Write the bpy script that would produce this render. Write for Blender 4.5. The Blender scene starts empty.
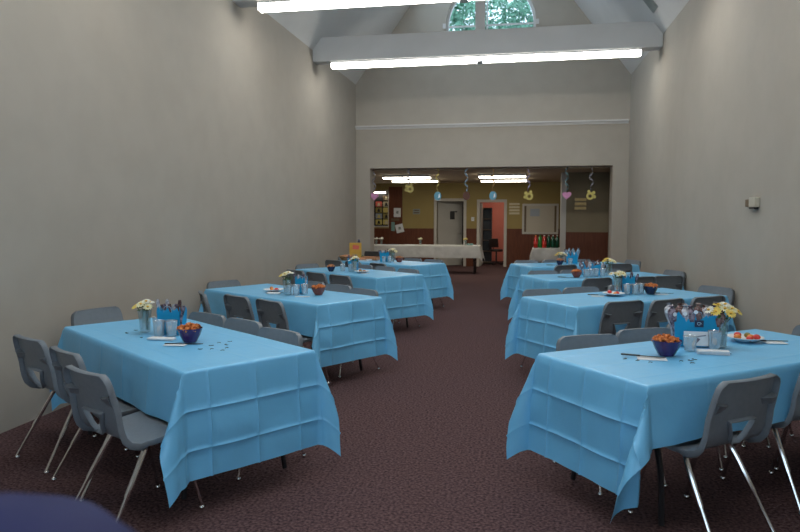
import bpy, bmesh, math, random
from mathutils import Vector, Matrix, noise
random.seed(7)
R = math.radians
PI = math.pi
sc = bpy.context.scene
COL = sc.collection

# ------------------------------------------------------------------ materials
def mat(name, color, rough=0.6, metal=0.0, spec=0.5, emit=None, estr=0.0, alpha=None):
    m = bpy.data.materials.new(name); m.use_nodes = True
    b = m.node_tree.nodes['Principled BSDF']
    b.inputs['Base Color'].default_value = (*color, 1)
    b.inputs['Roughness'].default_value = rough
    b.inputs['Metallic'].default_value = metal
    b.inputs['Specular IOR Level'].default_value = spec
    if emit:
        b.inputs['Emission Color'].default_value = (*emit, 1)
        b.inputs['Emission Strength'].default_value = estr
    return m

def noisy(name, c1, c2, scale, rough=0.8, bump=0.0, detail=3.0, spec=0.3, stretch=(1, 1, 1), lo=0.35, hi=0.65, bscale=None, bdist=0.01):
    m = mat(name, c1, rough, spec=spec)
    nt = m.node_tree; b = nt.nodes['Principled BSDF']
    tc = nt.nodes.new('ShaderNodeTexCoord'); mp = nt.nodes.new('ShaderNodeMapping')
    mp.inputs['Scale'].default_value = stretch
    nt.links.new(tc.outputs['Object'], mp.inputs['Vector'])
    n = nt.nodes.new('ShaderNodeTexNoise'); n.inputs['Scale'].default_value = scale; n.inputs['Detail'].default_value = detail
    nt.links.new(mp.outputs['Vector'], n.inputs['Vector'])
    r = nt.nodes.new('ShaderNodeValToRGB')
    r.color_ramp.elements[0].position = lo; r.color_ramp.elements[0].color = (*c1, 1)
    r.color_ramp.elements[1].position = hi; r.color_ramp.elements[1].color = (*c2, 1)
    nt.links.new(n.outputs['Fac'], r.inputs['Fac']); nt.links.new(r.outputs['Color'], b.inputs['Base Color'])
    if bump:
        n2 = n
        if bscale:
            n2 = nt.nodes.new('ShaderNodeTexNoise'); n2.inputs['Scale'].default_value = bscale; n2.inputs['Detail'].default_value = 2
            nt.links.new(mp.outputs['Vector'], n2.inputs['Vector'])
        bp = nt.nodes.new('ShaderNodeBump'); bp.inputs['Strength'].default_value = bump; bp.inputs['Distance'].default_value = bdist
        nt.links.new(n2.outputs['Fac'], bp.inputs['Height']); nt.links.new(bp.outputs['Normal'], b.inputs['Normal'])
    return m

def clear(name, tint, gloss=0.12, rough=0.05):
    m = bpy.data.materials.new(name); m.use_nodes = True
    nt = m.node_tree; nt.nodes.clear()
    o = nt.nodes.new('ShaderNodeOutputMaterial'); t = nt.nodes.new('ShaderNodeBsdfTransparent')
    t.inputs['Color'].default_value = (*tint, 1)
    g = nt.nodes.new('ShaderNodeBsdfGlossy'); g.inputs['Roughness'].default_value = rough
    d = nt.nodes.new('ShaderNodeBsdfDiffuse'); d.inputs['Color'].default_value = (0.8, 0.85, 0.88, 1)
    x = nt.nodes.new('ShaderNodeMixShader'); x.inputs[0].default_value = gloss
    y = nt.nodes.new('ShaderNodeMixShader'); y.inputs[0].default_value = 0.4
    nt.links.new(g.outputs[0], y.inputs[1]); nt.links.new(d.outputs[0], y.inputs[2])
    nt.links.new(t.outputs[0], x.inputs[1]); nt.links.new(y.outputs[0], x.inputs[2])
    nt.links.new(x.outputs[0], o.inputs[0])
    return m

M = {}
M['wall'] = noisy('wall_paint', (0.397, 0.364, 0.314), (0.417, 0.382, 0.331), 3.0, 0.9, 0.05, bscale=220, bdist=0.002)
M['ceil'] = noisy('ceiling_paint', (0.60, 0.60, 0.59), (0.63, 0.63, 0.62), 2.0, 0.92, 0.04, bscale=160, bdist=0.002)
M['beam'] = noisy('beam_paint', (0.60, 0.60, 0.60), (0.63, 0.63, 0.63), 2.0, 0.85)
M['carpet'] = noisy('carpet', (0.026, 0.015, 0.017), (0.170, 0.103, 0.104), 62, 1.0, 0.7, detail=6, spec=0.05, lo=0.30, hi=0.72, bdist=0.012)
M['tan'] = noisy('tan_paint', (0.33, 0.25, 0.10), (0.35, 0.27, 0.112), 2.0, 0.9)
M['tan_grey'] = noisy('beige_paint', (0.23, 0.19, 0.125), (0.25, 0.21, 0.14), 2.0, 0.9)
M['wains'] = noisy('wood_wainscot', (0.10, 0.028, 0.012), (0.145, 0.045, 0.020), 6, 0.55, stretch=(14, 14, 0.6))
M['ceil2'] = noisy('ceiling_tile', (0.52, 0.43, 0.31), (0.56, 0.47, 0.34), 40, 0.9)
M['white_trim'] = mat('white_trim', (0.62, 0.62, 0.62), 0.5)
M['door_trim'] = mat('door_trim', (0.50, 0.475, 0.43), 0.5)
M['door'] = noisy('door_paint', (0.40, 0.385, 0.35), (0.42, 0.405, 0.37), 3, 0.5)
M['pink'] = noisy('pink_paint', (0.66, 0.24, 0.19), (0.69, 0.26, 0.20), 3, 0.9)
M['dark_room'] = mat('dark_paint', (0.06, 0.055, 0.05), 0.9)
M['black'] = mat('black_plastic', (0.012, 0.012, 0.013), 0.4)
M['black_metal'] = mat('black_metal', (0.014, 0.014, 0.016), 0.35)
M['chrome'] = mat('chrome', (0.72, 0.72, 0.72), 0.16, 1.0)
M['shell'] = noisy('grey_plastic', (0.172, 0.198, 0.226), (0.190, 0.216, 0.244), 30, 0.42, 0.06, bscale=500, bdist=0.001, spec=0.45)
M['cloth'] = noisy('blue_plastic_cloth', (0.160, 0.490, 0.785), (0.170, 0.510, 0.810), 5, 0.36, 0.16, bscale=16, bdist=0.012, spec=0.62)
M['white_cloth'] = noisy('white_paper_cloth', (0.42, 0.415, 0.40), (0.48, 0.475, 0.46), 5, 0.6, 0.3, bscale=14, bdist=0.02)
M['tabletop'] = noisy('laminate', (0.30, 0.25, 0.19), (0.34, 0.29, 0.22), 20, 0.5)
M['glass'] = clear('vase_glass', (0.90, 0.95, 0.95), 0.22)
M['cup'] = clear('clear_plastic', (0.94, 0.96, 0.97), 0.40, 0.12)
M['pane'] = clear('window_glass', (0.95, 0.98, 0.98), 0.04, 0.02)
M['petal_white'] = mat('white_petal', (0.80, 0.80, 0.72), 0.6)
M['petal_yellow'] = mat('yellow_petal', (0.78, 0.62, 0.16), 0.6)
M['petal_cream'] = mat('cream_petal', (0.74, 0.72, 0.48), 0.6)
M['flower_eye'] = mat('flower_eye', (0.75, 0.45, 0.05), 0.7)
M['stem'] = noisy('stem_green', (0.03, 0.085, 0.025), (0.05, 0.13, 0.035), 60, 0.6)
M['bag'] = noisy('blue_paper', (0.010, 0.30, 0.57), (0.012, 0.32, 0.60), 12, 0.4)
M['card'] = mat('white_card', (0.84, 0.85, 0.86), 0.5)
M['navy'] = mat('navy_ink', (0.015, 0.03, 0.08), 0.5)
M['pale_ink'] = mat('pale_blue_ink', (0.35, 0.55, 0.68), 0.5)
M['wrap_dark'] = noisy('dark_wrap', (0.030, 0.022, 0.040), (0.28, 0.23, 0.30), 55, 0.25, 0.4, spec=0.7)
M['wrap_brown'] = noisy('brown_wrap', (0.045, 0.018, 0.018), (0.30, 0.17, 0.16), 50, 0.25, 0.4, spec=0.7)
M['wrap_silver'] = noisy('silver_wrap', (0.20, 0.21, 0.25), (0.60, 0.60, 0.66), 45, 0.22, 0.4, spec=0.8)
M['tag'] = mat('white_tag', (0.75, 0.80, 0.86), 0.5)
M['bowl_purple'] = mat('purple_bowl', (0.035, 0.014, 0.105), 0.18, spec=0.6)
M['bowl_navy'] = mat('navy_bowl', (0.012, 0.014, 0.055), 0.2, spec=0.6)
M['bowl_red'] = mat('red_bowl', (0.22, 0.05, 0.035), 0.2, spec=0.6)
M['snack'] = noisy('orange_snack', (0.42, 0.10, 0.025), (0.68, 0.24, 0.07), 40, 0.7)
M['snack_tan'] = noisy('tan_snack', (0.40, 0.16, 0.07), (0.55, 0.26, 0.13), 40, 0.7)
M['napkin'] = mat('white_paper', (0.72, 0.74, 0.76), 0.7)
M['plate'] = mat('white_plate', (0.74, 0.75, 0.76), 0.35)
M['red'] = mat('red_fruit', (0.62, 0.05, 0.04), 0.4)
M['orange'] = mat('orange_fruit', (0.70, 0.24, 0.05), 0.5)
M['olive'] = mat('olive_food', (0.30, 0.24, 0.07), 0.6)
M['confetti'] = mat('dark_confetti', (0.02, 0.02, 0.03), 0.3)
M['housing'] = mat('white_housing', (0.62, 0.63, 0.63), 0.5)
M['tube'] = mat('lamp_diffuser', (0.9, 0.9, 0.9), 0.5, emit=(1.0, 0.97, 0.90), estr=11.0)
M['tube_far'] = mat('lamp_diffuser_warm', (0.9, 0.9, 0.9), 0.5, emit=(1.0, 0.92, 0.76), estr=7.5)
M['beige_plastic'] = mat('beige_plastic', (0.47, 0.44, 0.36), 0.5)
M['brown_plastic'] = mat('brown_plastic', (0.13, 0.085, 0.045), 0.5)
M['vent'] = mat('vent_grey', (0.25, 0.28, 0.27), 0.6)
M['yellow'] = mat('yellow_paper', (0.62, 0.52, 0.15), 0.6)
M['yellow_box'] = noisy('yellow_box', (0.52, 0.30, 0.04), (0.60, 0.36, 0.06), 12, 0.4)
M['red_print'] = mat('red_print', (0.62, 0.12, 0.09), 0.5)
M['pink_paper'] = mat('pink_paper', (0.62, 0.27, 0.48), 0.6)
M['blue_paper'] = mat('light_blue_paper', (0.13, 0.36, 0.50), 0.6)
M['rib_yellow'] = mat('yellow_ribbon', (0.50, 0.42, 0.13), 0.35)
M['rib_blue'] = mat('blue_ribbon', (0.22, 0.34, 0.45), 0.35)
M['rib_lav'] = mat('lavender_ribbon', (0.30, 0.25, 0.38), 0.35)
M['rib_teal'] = mat('teal_ribbon', (0.10, 0.18, 0.20), 0.35)
M['rib_orange'] = mat('orange_ribbon', (0.42, 0.25, 0.09), 0.35)
M['rib_grey'] = mat('grey_ribbon', (0.20, 0.19, 0.22), 0.35)
M['maroon'] = mat('maroon_paper', (0.10, 0.035, 0.02), 0.6)
M['cork'] = noisy('board_face', (0.02, 0.02, 0.022), (0.03, 0.03, 0.03), 60, 0.9)
M['whiteboard'] = noisy('board_cream', (0.46, 0.415, 0.33), (0.50, 0.45, 0.36), 1.5, 0.35)
M['cream_sign'] = mat('cream_sign', (0.60, 0.53, 0.36), 0.5)
M['gold_sign'] = mat('gold_sign', (0.45, 0.32, 0.13), 0.35, 0.3)
M['teal_paper'] = mat('teal_paper', (0.18, 0.34, 0.32), 0.7)
M['poster_blue'] = mat('poster_blue', (0.06, 0.07, 0.16), 0.5)
M['poster_grey'] = mat('poster_grey', (0.32, 0.36, 0.42), 0.5)
M['wicker'] = noisy('wicker', (0.28, 0.14, 0.06), (0.48, 0.28, 0.14), 45, 0.7, 0.5)
M['bottle_red'] = mat('red_soda', (0.45, 0.03, 0.02), 0.12, spec=0.7)
M['bottle_green'] = mat('green_soda', (0.04, 0.25, 0.05), 0.12, spec=0.7)
M['bottle_dark'] = mat('dark_green_soda', (0.008, 0.065, 0.032), 0.12, spec=0.7)
M['cap'] = mat('white_cap', (0.6, 0.6, 0.55), 0.4)
M['balloon'] = mat('blue_latex', (0.026, 0.032, 0.115), 0.6, spec=0.10)
M['leaf'] = noisy('leaf', (0.035, 0.13, 0.07), (0.20, 0.42, 0.30), 2.2, 0.5, spec=0.4)
M['bark'] = noisy('bark', (0.06, 0.045, 0.03), (0.12, 0.09, 0.065), 12, 0.95, 0.5, stretch=(1, 1, .2))
M['ground'] = noisy('lawn', (0.04, 0.09, 0.03), (0.07, 0.14, 0.05), 3, 0.95)

# ------------------------------------------------------------------ mesh builder
class MB:
    def __init__(s): s.v = []; s.f = []; s.mi = []; s.cur = 0
    def add(s, vs, fs):
        o = len(s.v); s.v += [tuple(p) for p in vs]
        s.f += [tuple(i + o for i in f) for f in fs]; s.mi += [s.cur] * len(fs); return s
    def box(s, c, d, rot=None):
        x, y, z = d[0] / 2, d[1] / 2, d[2] / 2
        vs = [Vector((a * x, b * y, e * z)) for a in (-1, 1) for b in (-1, 1) for e in (-1, 1)]
        if rot is not None: vs = [rot @ v for v in vs]
        vs = [v + Vector(c) for v in vs]
        return s.add(vs, [(0, 1, 3, 2), (4, 6, 7, 5), (0, 4, 5, 1), (2, 3, 7, 6), (0, 2, 6, 4), (1, 5, 7, 3)])
    def bb(s, lo, hi):
        return s.box([(a + b) / 2 for a, b in zip(lo, hi)], [b - a for a, b in zip(lo, hi)])
    def lathe(s, prof, n=20, c=(0, 0, 0), cap0=False, cap1=False, rot=None):
        vs = []; c = Vector(c)
        for r, z in prof:
            for i in range(n):
                a = 2 * PI * i / n; p = Vector((r * math.cos(a), r * math.sin(a), z))
                if rot is not None: p = rot @ p
                vs.append(p + c)
        fs = []
        for k in range(len(prof) - 1):
            for i in range(n):
                j = (i + 1) % n; fs.append((k * n + i, k * n + j, (k + 1) * n + j, (k + 1) * n + i))
        if cap0: fs.append(tuple(range(n))[::-1])
        if cap1: fs.append(tuple((len(prof) - 1) * n + i for i in range(n)))
        return s.add(vs, fs)
    def tube(s, pts, rad, n=8, cap=True):
        pts = [Vector(p) for p in pts]
        rs = rad if isinstance(rad, (list, tuple)) else [rad] * len(pts)
        vs = []; prev = None
        for i, p in enumerate(pts):
            d = (pts[min(i + 1, len(pts) - 1)] - pts[max(i - 1, 0)]).normalized()
            if prev is None:
                up = Vector((0, 0, 1)) if abs(d.z) < .9 else Vector((1, 0, 0))
                a = d.cross(up).normalized()
            else:
                a = (prev - d * prev.dot(d)).normalized()
            prev = a; b = d.cross(a)
            for k in range(n):
                t = 2 * PI * k / n; vs.append(p + (a * math.cos(t) + b * math.sin(t)) * rs[i])
        fs = []
        for i in range(len(pts) - 1):
            for k in range(n):
                j = (k + 1) % n; fs.append((i * n + k, i * n + j, (i + 1) * n + j, (i + 1) * n + k))
        if cap:
            fs.append(tuple(range(n))[::-1]); fs.append(tuple((len(pts) - 1) * n + k for k in range(n)))
        return s.add(vs, fs)
    def prism(s, poly, axis, lo, hi):
        """poly in the two other axes, extruded along axis"""
        def P(a, b, t):
            return {'x': (t, a, b), 'y': (a, t, b), 'z': (a, b, t)}[axis]
        n = len(poly)
        vs = [P(a, b, lo) for a, b in poly] + [P(a, b, hi) for a, b in poly]
        fs = [tuple(range(n)), tuple(range(2 * n - 1, n - 1, -1))] + [(i, i + n, (i + 1) % n + n, (i + 1) % n) for i in range(n)]
        return s.add(vs, fs)
    def ball(s, c, r, n=8, m=6, sq=(1, 1, 1)):
        prof = [(max(1e-4, r * math.sin(PI * k / m)), -r * math.cos(PI * k / m)) for k in range(m + 1)]
        o = len(s.v); s.lathe(prof, n)
        for i in range(o, len(s.v)):
            v = s.v[i]; s.v[i] = (v[0] * sq[0] + c[0], v[1] * sq[1] + c[1], v[2] * sq[2] + c[2])
        return s
    def build(s, name, m, parent=None, smooth=40, bevel=0.0, fix=True):
        me = bpy.data.meshes.new(name); me.from_pydata(s.v, [], s.f)
        ms = m if isinstance(m, (list, tuple)) else [m]
        for x in ms: me.materials.append(x)
        if len(ms) > 1:
            for p, k in zip(me.polygons, s.mi): p.material_index = k
        if fix:
            bm = bmesh.new(); bm.from_mesh(me); bmesh.ops.recalc_face_normals(bm, faces=bm.faces); bm.to_mesh(me); bm.free()
        if smooth:
            for p in me.polygons: p.use_smooth = True
            me.set_sharp_from_angle(angle=R(smooth))
        o = bpy.data.objects.new(name, me); COL.objects.link(o)
        if parent: o.parent = parent
        if bevel:
            b = o.modifiers.new('bevel', 'BEVEL'); b.width = bevel; b.segments = 2; b.limit_method = 'ANGLE'; b.angle_limit = R(40)
        return o

def tag(o, label, cat, group=None, kind=None):
    if label: o['label'] = label
    if cat: o['category'] = cat
    if group: o['group'] = group
    if kind: o['kind'] = kind
    return o
def struct(o): o['kind'] = 'structure'; return o
def thing(name, label, cat, loc=(0, 0, 0), rz=0.0, group=None):
    o = bpy.data.objects.new(name, None); COL.objects.link(o)
    o.empty_display_size = 0.05
    o.location = loc; o.rotation_euler = (0, 0, rz)
    return tag(o, label, cat, group)
def dup(root, loc, rz, label, group=None):
    r = root.copy(); COL.objects.link(r); r.location = loc; r.rotation_euler = (0, 0, rz)
    r['label'] = label
    if group: r['group'] = group
    for ch in list(root.children):
        c = ch.copy(); COL.objects.link(c); c.parent = r
        for g in list(ch.children):
            d = g.copy(); COL.objects.link(d); d.parent = c
    return r
def arc_pts(pts, r=0.04, n=5):
    """round the corners of a polyline"""
    pts = [Vector(p) for p in pts]; out = [pts[0]]
    for i in range(1, len(pts) - 1):
        a, b, c = pts[i - 1], pts[i], pts[i + 1]
        u = (a - b).normalized(); w = (c - b).normalized()
        q = min(r, (a - b).length * .45, (c - b).length * .45)
        p0, p1 = b + u * q, b + w * q
        for k in range(n + 1):
            t = k / n; out.append(p0 * (1 - t) ** 2 + b * 2 * t * (1 - t) + p1 * t * t)
    out.append(pts[-1]); return out

# ------------------------------------------------------------------ the room
XL, XR, YB, YF, HW = -3.55, 2.17, 14.2, -2.6, 4.37
XC = (XL + XR) / 2
RISE = 1.33
ZR = HW + (XR - XL) / 2 * RISE
TH = 0.40
Y2, H2, XL2, XR2 = 20.2, 2.54, -6.6, 2.02
OPL, OPR, OPZ = -3.236, 1.856, 2.56
WX, WZ, WR = -0.66, 5.53, 0.93

def plane(name, vs, m):
    return struct(MB().add(vs, [tuple(range(len(vs)))]).build(name, m, smooth=0, fix=False))
def slab(name, lo, hi, m): return struct(MB().bb(lo, hi).build(name, m, smooth=0))

slab('floor', (XL2 - .2, YF - .2, -.12), (2.9, 23.4, 0), M['carpet'])
slab('wall_left', (XL - .2, YF, 0), (XL, YB, HW + .2), M['wall'])
slab('wall_right', (XR, YF, 0), (XR + .2, YB, HW + .2), M['wall'])
fw = MB(); FW = (-2.9, 1.5, .75, 3.35)
fw.bb((XL - .2, YF - .2, 0), (FW[0], YF, HW)); fw.bb((FW[1], YF - .2, 0), (XR + .2, YF, HW))
fw.bb((FW[0], YF - .2, 0), (FW[1], YF, FW[2])); fw.bb((FW[0], YF - .2, FW[3]), (FW[1], YF, HW))
fw.prism([(XL - .2, HW), (XR + .2, HW), (XC, ZR + .3)], 'y', YF - .2, YF)
struct(fw.build('wall_front', M['wall'], smooth=0))
fm = MB()
for k in range(5):
    x = FW[0] + (FW[1] - FW[0]) * k / 4; fm.bb((x - .04, YF - .14, FW[2]), (x + .04, YF - .05, FW[3]))
for z in (FW[2], 2.3, FW[3]): fm.bb((FW[0], YF - .14, z - .04), (FW[1], YF - .05, z + .04))
w3 = struct(fm.build('added_window_3', M['white_trim'], smooth=0))  # added window behind the camera, lets daylight brighten the front
MB().add([(FW[0], YF - .1, FW[2]), (FW[1], YF - .1, FW[2]), (FW[1], YF - .1, FW[3]), (FW[0], YF - .1, FW[3])], [(0, 1, 2, 3)]).build('pane', M['pane'], w3, smooth=0, fix=False)
# gable wall with the wide opening and the round window hole
pb = [(XL - .2, 0), (OPL, 0), (OPL, OPZ), (OPR, OPZ), (OPR, 0), (XR + .2, 0), (XR + .2, HW), (XC, ZR + .3), (XL - .2, HW)]
wb = MB().prism(pb, 'y', YB, YB + TH).build('wall_back', M['wall'], smooth=0)
ARCH = [(WX + WR * math.cos(PI * i / 40), WZ + WR * math.sin(PI * i / 40)) for i in range(41)]
cut = MB().prism(ARCH + [(WX - WR, 5.05), (WX + WR, 5.05)], 'y', YB - 1, YB + 1).build('cutter', M['wall'], smooth=0)
bo = wb.modifiers.new('hole', 'BOOLEAN'); bo.object = cut; bo.operation = 'DIFFERENCE'; bo.solver = 'EXACT'
dg = bpy.context.evaluated_depsgraph_get()
nm = bpy.data.meshes.new_from_object(wb.evaluated_get(dg))
wb.modifiers.clear(); wb.data = nm; bpy.data.objects.remove(cut)
struct(wb)
# sloped ceilings; the left slope carries a skylight behind the tie beam
def slope_pt(side, up, y, off=0.0):
    x0 = XL if side < 0 else XR
    L = math.hypot(1, RISE); ux, uz = -side / L, RISE / L
    nx, nz = side * RISE / L, 1 / L
    return (x0 + ux * up + nx * off, y, HW + uz * up + nz * off)
SL = (XR - XL) / 2 * math.hypot(1, RISE)
SKY = (2.6, 4.3, 11.9, 13.7)   # up-slope range, y range
def quadslab(mb, side, u0, u1, y0, y1, t=.15):
    vs = [slope_pt(side, u, y, o) for o in (0, t) for u, y in ((u0, y0), (u1, y0), (u1, y1), (u0, y1))]
    mb.add(vs, [(0, 1, 2, 3), (7, 6, 5, 4), (0, 4, 5, 1), (1, 5, 6, 2), (2, 6, 7, 3), (3, 7, 4, 0)])
HOLES = {-1: [(2.2, 3.9, 2.2, 5.6, 'added_skylight_4'), (1.95, 4.5, 11.7, 13.9, 'window_2')], 1: [(2.2, 3.9, 2.2, 5.6, 'added_skylight_5')]}  # the front skylights are added out of view to light the table tops
cm = MB()
for side, hs in HOLES.items():
    y = YF
    for (u0, u1, y0, y1, _) in hs:
        quadslab(cm, side, 0, SL, y, y0); quadslab(cm, side, 0, u0, y0, y1); quadslab(cm, side, u1, SL, y0, y1); y = y1
    quadslab(cm, side, 0, SL, y, YB)
struct(cm.build('ceiling', M['ceil'], smooth=0))
for side, hs in HOLES.items():
    for (a0, a1, b0, b1, nm_) in hs:
        fr = MB(); pn = MB()
        for (u0, u1, y0, y1) in ((a0, a0 + .06, b0, b1), (a1 - .06, a1, b0, b1), (a0, a1, b0, b0 + .06), (a0, a1, b1 - .06, b1)):
            vs = [slope_pt(side, u, y, o) for o in (0.02, .2) for u, y in ((u0, y0), (u1, y0), (u1, y1), (u0, y1))]
            fr.add(vs, [(0, 1, 2, 3), (7, 6, 5, 4), (0, 4, 5, 1), (1, 5, 6, 2), (2, 6, 7, 3), (3, 7, 4, 0)])
        w2 = struct(fr.build(nm_, M['white_trim'], smooth=0))
        vs = [slope_pt(side, u, y, .16) for u, y in ((a0 + .05, b0 + .05), (a1 - .05, b0 + .05), (a1 - .05, b1 - .05), (a0 + .05, b1 - .05))]
        pn.add(vs, [(0, 1, 2, 3)]); pn.build('pane', M['pane'], w2, smooth=0, fix=False)
# round window
rx = Matrix.Rotation(R(90), 3, 'X')
def arch(r, z0): return [(WX + r * math.cos(PI * i / 40), WZ + r * math.sin(PI * i / 40)) for i in range(41)] + [(WX - r, z0), (WX + r, z0)]
fo, fi = arch(WR, 5.05), arch(WR - .05, 5.10)
n_ = len(fo); fm = MB()
fm.add([(x, YB + .11, z) for x, z in fo] + [(x, YB + .11, z) for x, z in fi] + [(x, YB + .21, z) for x, z in fo] + [(x, YB + .21, z) for x, z in fi],
       [f for i in range(n_) for j in [(i + 1) % n_] for f in ((i, j, n_ + j, n_ + i), (2 * n_ + i, 3 * n_ + i, 3 * n_ + j, 2 * n_ + j), (n_ + i, n_ + j, 3 * n_ + j, 3 * n_ + i), (i, 2 * n_ + i, 2 * n_ + j, j))])
w1 = struct(fm.build('window_1', M['white_trim'], smooth=30))
mm = MB(); mm.box((WX, YB + .16, WZ), (2 * WR - .06, .04, .03)); mm.box((WX - .075, YB + .16, (WZ + WR + 5.05) / 2), (.03, .04, WZ + WR - 5.09))
for s in (-1, 1): mm.box((WX + s * (WR + .03), YB - .01, WZ - .02), (.06, .03, .10))
mm.build('muntin', M['white_trim'], w1, smooth=0)
MB().add([(x, YB + .17, z) for x, z in arch(WR - .045, 5.095)], [tuple(range(n_))]).build('pane', M['pane'], w1, smooth=0, fix=False)
# cornice strip across the gable
struct(MB().prism([(YB, 3.40), (YB - .02, 3.40), (YB - .03, 3.43), (YB - .07, 3.45), (YB - .07, 3.475), (YB, 3.475)], 'x', XL + .001, XR - .03).build('trim_1', M['white_trim'], smooth=0))

# ------------------------------------------------------------------ tie beams and lights
def tie_beam(y):
    mb = MB()
    zb, zt = 4.175, 4.575
    dx = (zt - HW) / RISE
    poly = [(XL, zb), (XR, zb), (XR, HW), (XR - dx, zt), (XL + dx, zt), (XL, HW)]
    mb.prism(poly, 'y', y - .13, y + .13)
    mb.bb((XC - .08, y - .08, zt), (XC + .08, y + .08, ZR - .1))       # king post
    return struct(mb.build('ceiling_beam', M['beam'], smooth=0, bevel=.006))
def ceiling_light(y, label):
    t = thing('fluorescent_ceiling_light', label, 'ceiling light', (XC, y, 4.075), 0, 'fluorescent strips under the tie beams')
    L = 5.12
    MB().bb((-L / 2, -.09, .075), (L / 2, .09, .115)).build('housing', M['housing'], t, smooth=0, bevel=.004)
    d = MB()
    prof = [(-.075, .076), (-.07, .02), (-.05, .0), (.05, .0), (.07, .02), (.075, .076)]
    d.prism(prof, 'x', -L / 2 + .012, L / 2 - .012).build('diffuser', M['tube'], t, smooth=30)
    e = MB(); e.bb((-L / 2, -.08, -.002), (-L / 2 + .012, .08, .08)).build('end_cap', M['housing'], t, smooth=0)
    e = MB(); e.bb((L / 2 - .012, -.08, -.002), (L / 2, .08, .08)).build('end_cap', M['housing'], t, smooth=0)
    MB().bb((-.05, -.085, -.012), (.05, .085, .012)).build('joint_cover', M['housing'], t, smooth=0)
    return t
tie_beam(11.3); tie_beam(8.05); tie_beam(4.8); tie_beam(1.55)
ceiling_light(11.3, 'long bright fluorescent strip under the far white tie beam below the round window')
ceiling_light(8.05, 'long bright fluorescent strip under the nearer tie beam at the top edge')
ceiling_light(4.8, 'fluorescent strip under the third tie beam from the round window')
ceiling_light(1.55, 'added unseen fluorescent strip under the tie beam closest above the camera')  # added strip out of view, raises overhead light on the front tables
# grille on the right-hand slope
vg = MB(); c = [slope_pt(1, u, y, -.012) for u, y in ((.32, 10.60), (.70, 10.60), (.70, 10.92), (.32, 10.92))]
vg.add(c + [slope_pt(1, u, y, -.001) for u, y in ((.32, 10.60), (.70, 10.60), (.70, 10.92), (.32, 10.92))],
       [(0, 1, 2, 3), (7, 6, 5, 4), (0, 4, 5, 1), (1, 5, 6, 2), (2, 6, 7, 3), (3, 7, 4, 0)])
for k in range(5):
    u = .35 + k * .066
    vg.add([slope_pt(1, u + du, y, o) for o in (-.018, -.012) for du, y in ((0, 10.63), (.03, 10.63), (.03, 10.89), (0, 10.89))],
           [(0, 1, 2, 3), (7, 6, 5, 4), (0, 4, 5, 1), (1, 5, 6, 2), (2, 6, 7, 3), (3, 7, 4, 0)])
tag(vg.build('air_vent', M['vent'], smooth=0), 'small grey air vent on the right ceiling slope above the tie beam', 'vent')

# ------------------------------------------------------------------ the further room
slab('ceiling', (XL2, YB + TH, H2), (2.9, Y2 + .2, H2 + .1), M['ceil2'])
slab('wall_left', (XL2 - .15, YB + TH, 0), (XL2, Y2, H2), M['tan'])
sf = slab('wall_front', (XL2 - .15, YB + .15, 0), (XL - .2, YB + TH, H2), M['tan'])
D1 = (-2.51, -1.69, 1.98); D2 = (-1.20, -.475, 1.945)
fb = MB()
def wall_cols(mb, y0, y1, z0, z1):
    xs = [XL2, D1[0], D1[1], D2[0], D2[1], 2.9]
    for i in (0, 2, 4): mb.bb((xs[i], y0, z0), (xs[i + 1], y1, z1))
wall_cols(fb, Y2, Y2 + .15, 0, H2)
fb.bb((D1[0], Y2, D1[2]), (D1[1], Y2 + .15, H2)); fb.bb((D2[0], Y2, D2[2]), (D2[1], Y2 + .15, H2))
struct(fb.build('wall_back', M['tan'], smooth=0))
wn = MB(); wall_cols(wn, Y2 - .015, Y2, 0.0, 1.15); struct(wn.build('trim_2', M['wains'], smooth=0))
# right part: a partition facing the opening with a pale end post, and the side wall
slab('wall_partition', (.97, 16.0, 0), (2.9, 16.14, H2), M['tan_grey'])
slab('trim_3', (.94, 15.97, 0), (1.06, 16.17, H2), M['door_trim'])
slab('trim_4', (1.05, 15.985, 0), (XR2, 16.0, 1.15), M['wains'])
slab('trim_5', (1.05, 15.975, 1.15), (XR2, 16.0, 1.20), M['tan_grey'])
slab('wall_right', (XR2, YB + TH, 0), (XR2 + .15, 16.0, H2), M['tan_grey'])
slab('wall_right', (2.75, 16.14, 0), (2.9, Y2, H2), M['tan'])
# door frames and leaves
def door_frame(name, d, w=.085):
    m = MB()
    m.bb((d[0] - w, Y2 - .03, 0), (d[0], Y2 + .16, d[2] + w)); m.bb((d[1], Y2 - .03, 0), (d[1] + w, Y2 + .16, d[2] + w))
    m.bb((d[0], Y2 - .03, d[2]), (d[1], Y2 + .16, d[2] + w))
    return struct(m.build(name, M['door_trim'], smooth=0))
d1 = door_frame('door_1', D1); d2 = door_frame('door_2', D2)
rot = Matrix.Rotation(R(24), 3, 'Z')
hx = Vector((D1[0] + .01, Y2 + .10, 0))
lf = MB(); lf.box(hx + rot @ Vector((.40, 0, .985)), (.80, .04, 1.96), rot)
leaf = lf.build('door_leaf', M['door'], d1, smooth=0, bevel=.004)
MB().tube([hx + rot @ Vector((.74, -.02, .98)), hx + rot @ Vector((.74, -.07, .98)), hx + rot @ Vector((.64, -.075, .98))], .010).build('door_handle', M['chrome'], leaf)
pq = MB(); pq.box(hx + rot @ Vector((.47, -.027, 1.54)), (.15, .012, .22), rot); pq.box(hx + rot @ Vector((.51, -.03, 1.665)), (.22, .014, .035), rot)
pq.build('door_sign', M['black'], leaf, smooth=0)
lf = MB(); lf.bb((D2[0] + .005, Y2 + .12, .01), (D2[0] + .045, Y2 + .86, 1.93))
leaf2 = lf.build('door_leaf', M['door'], d2, smooth=0, bevel=.004)
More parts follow.
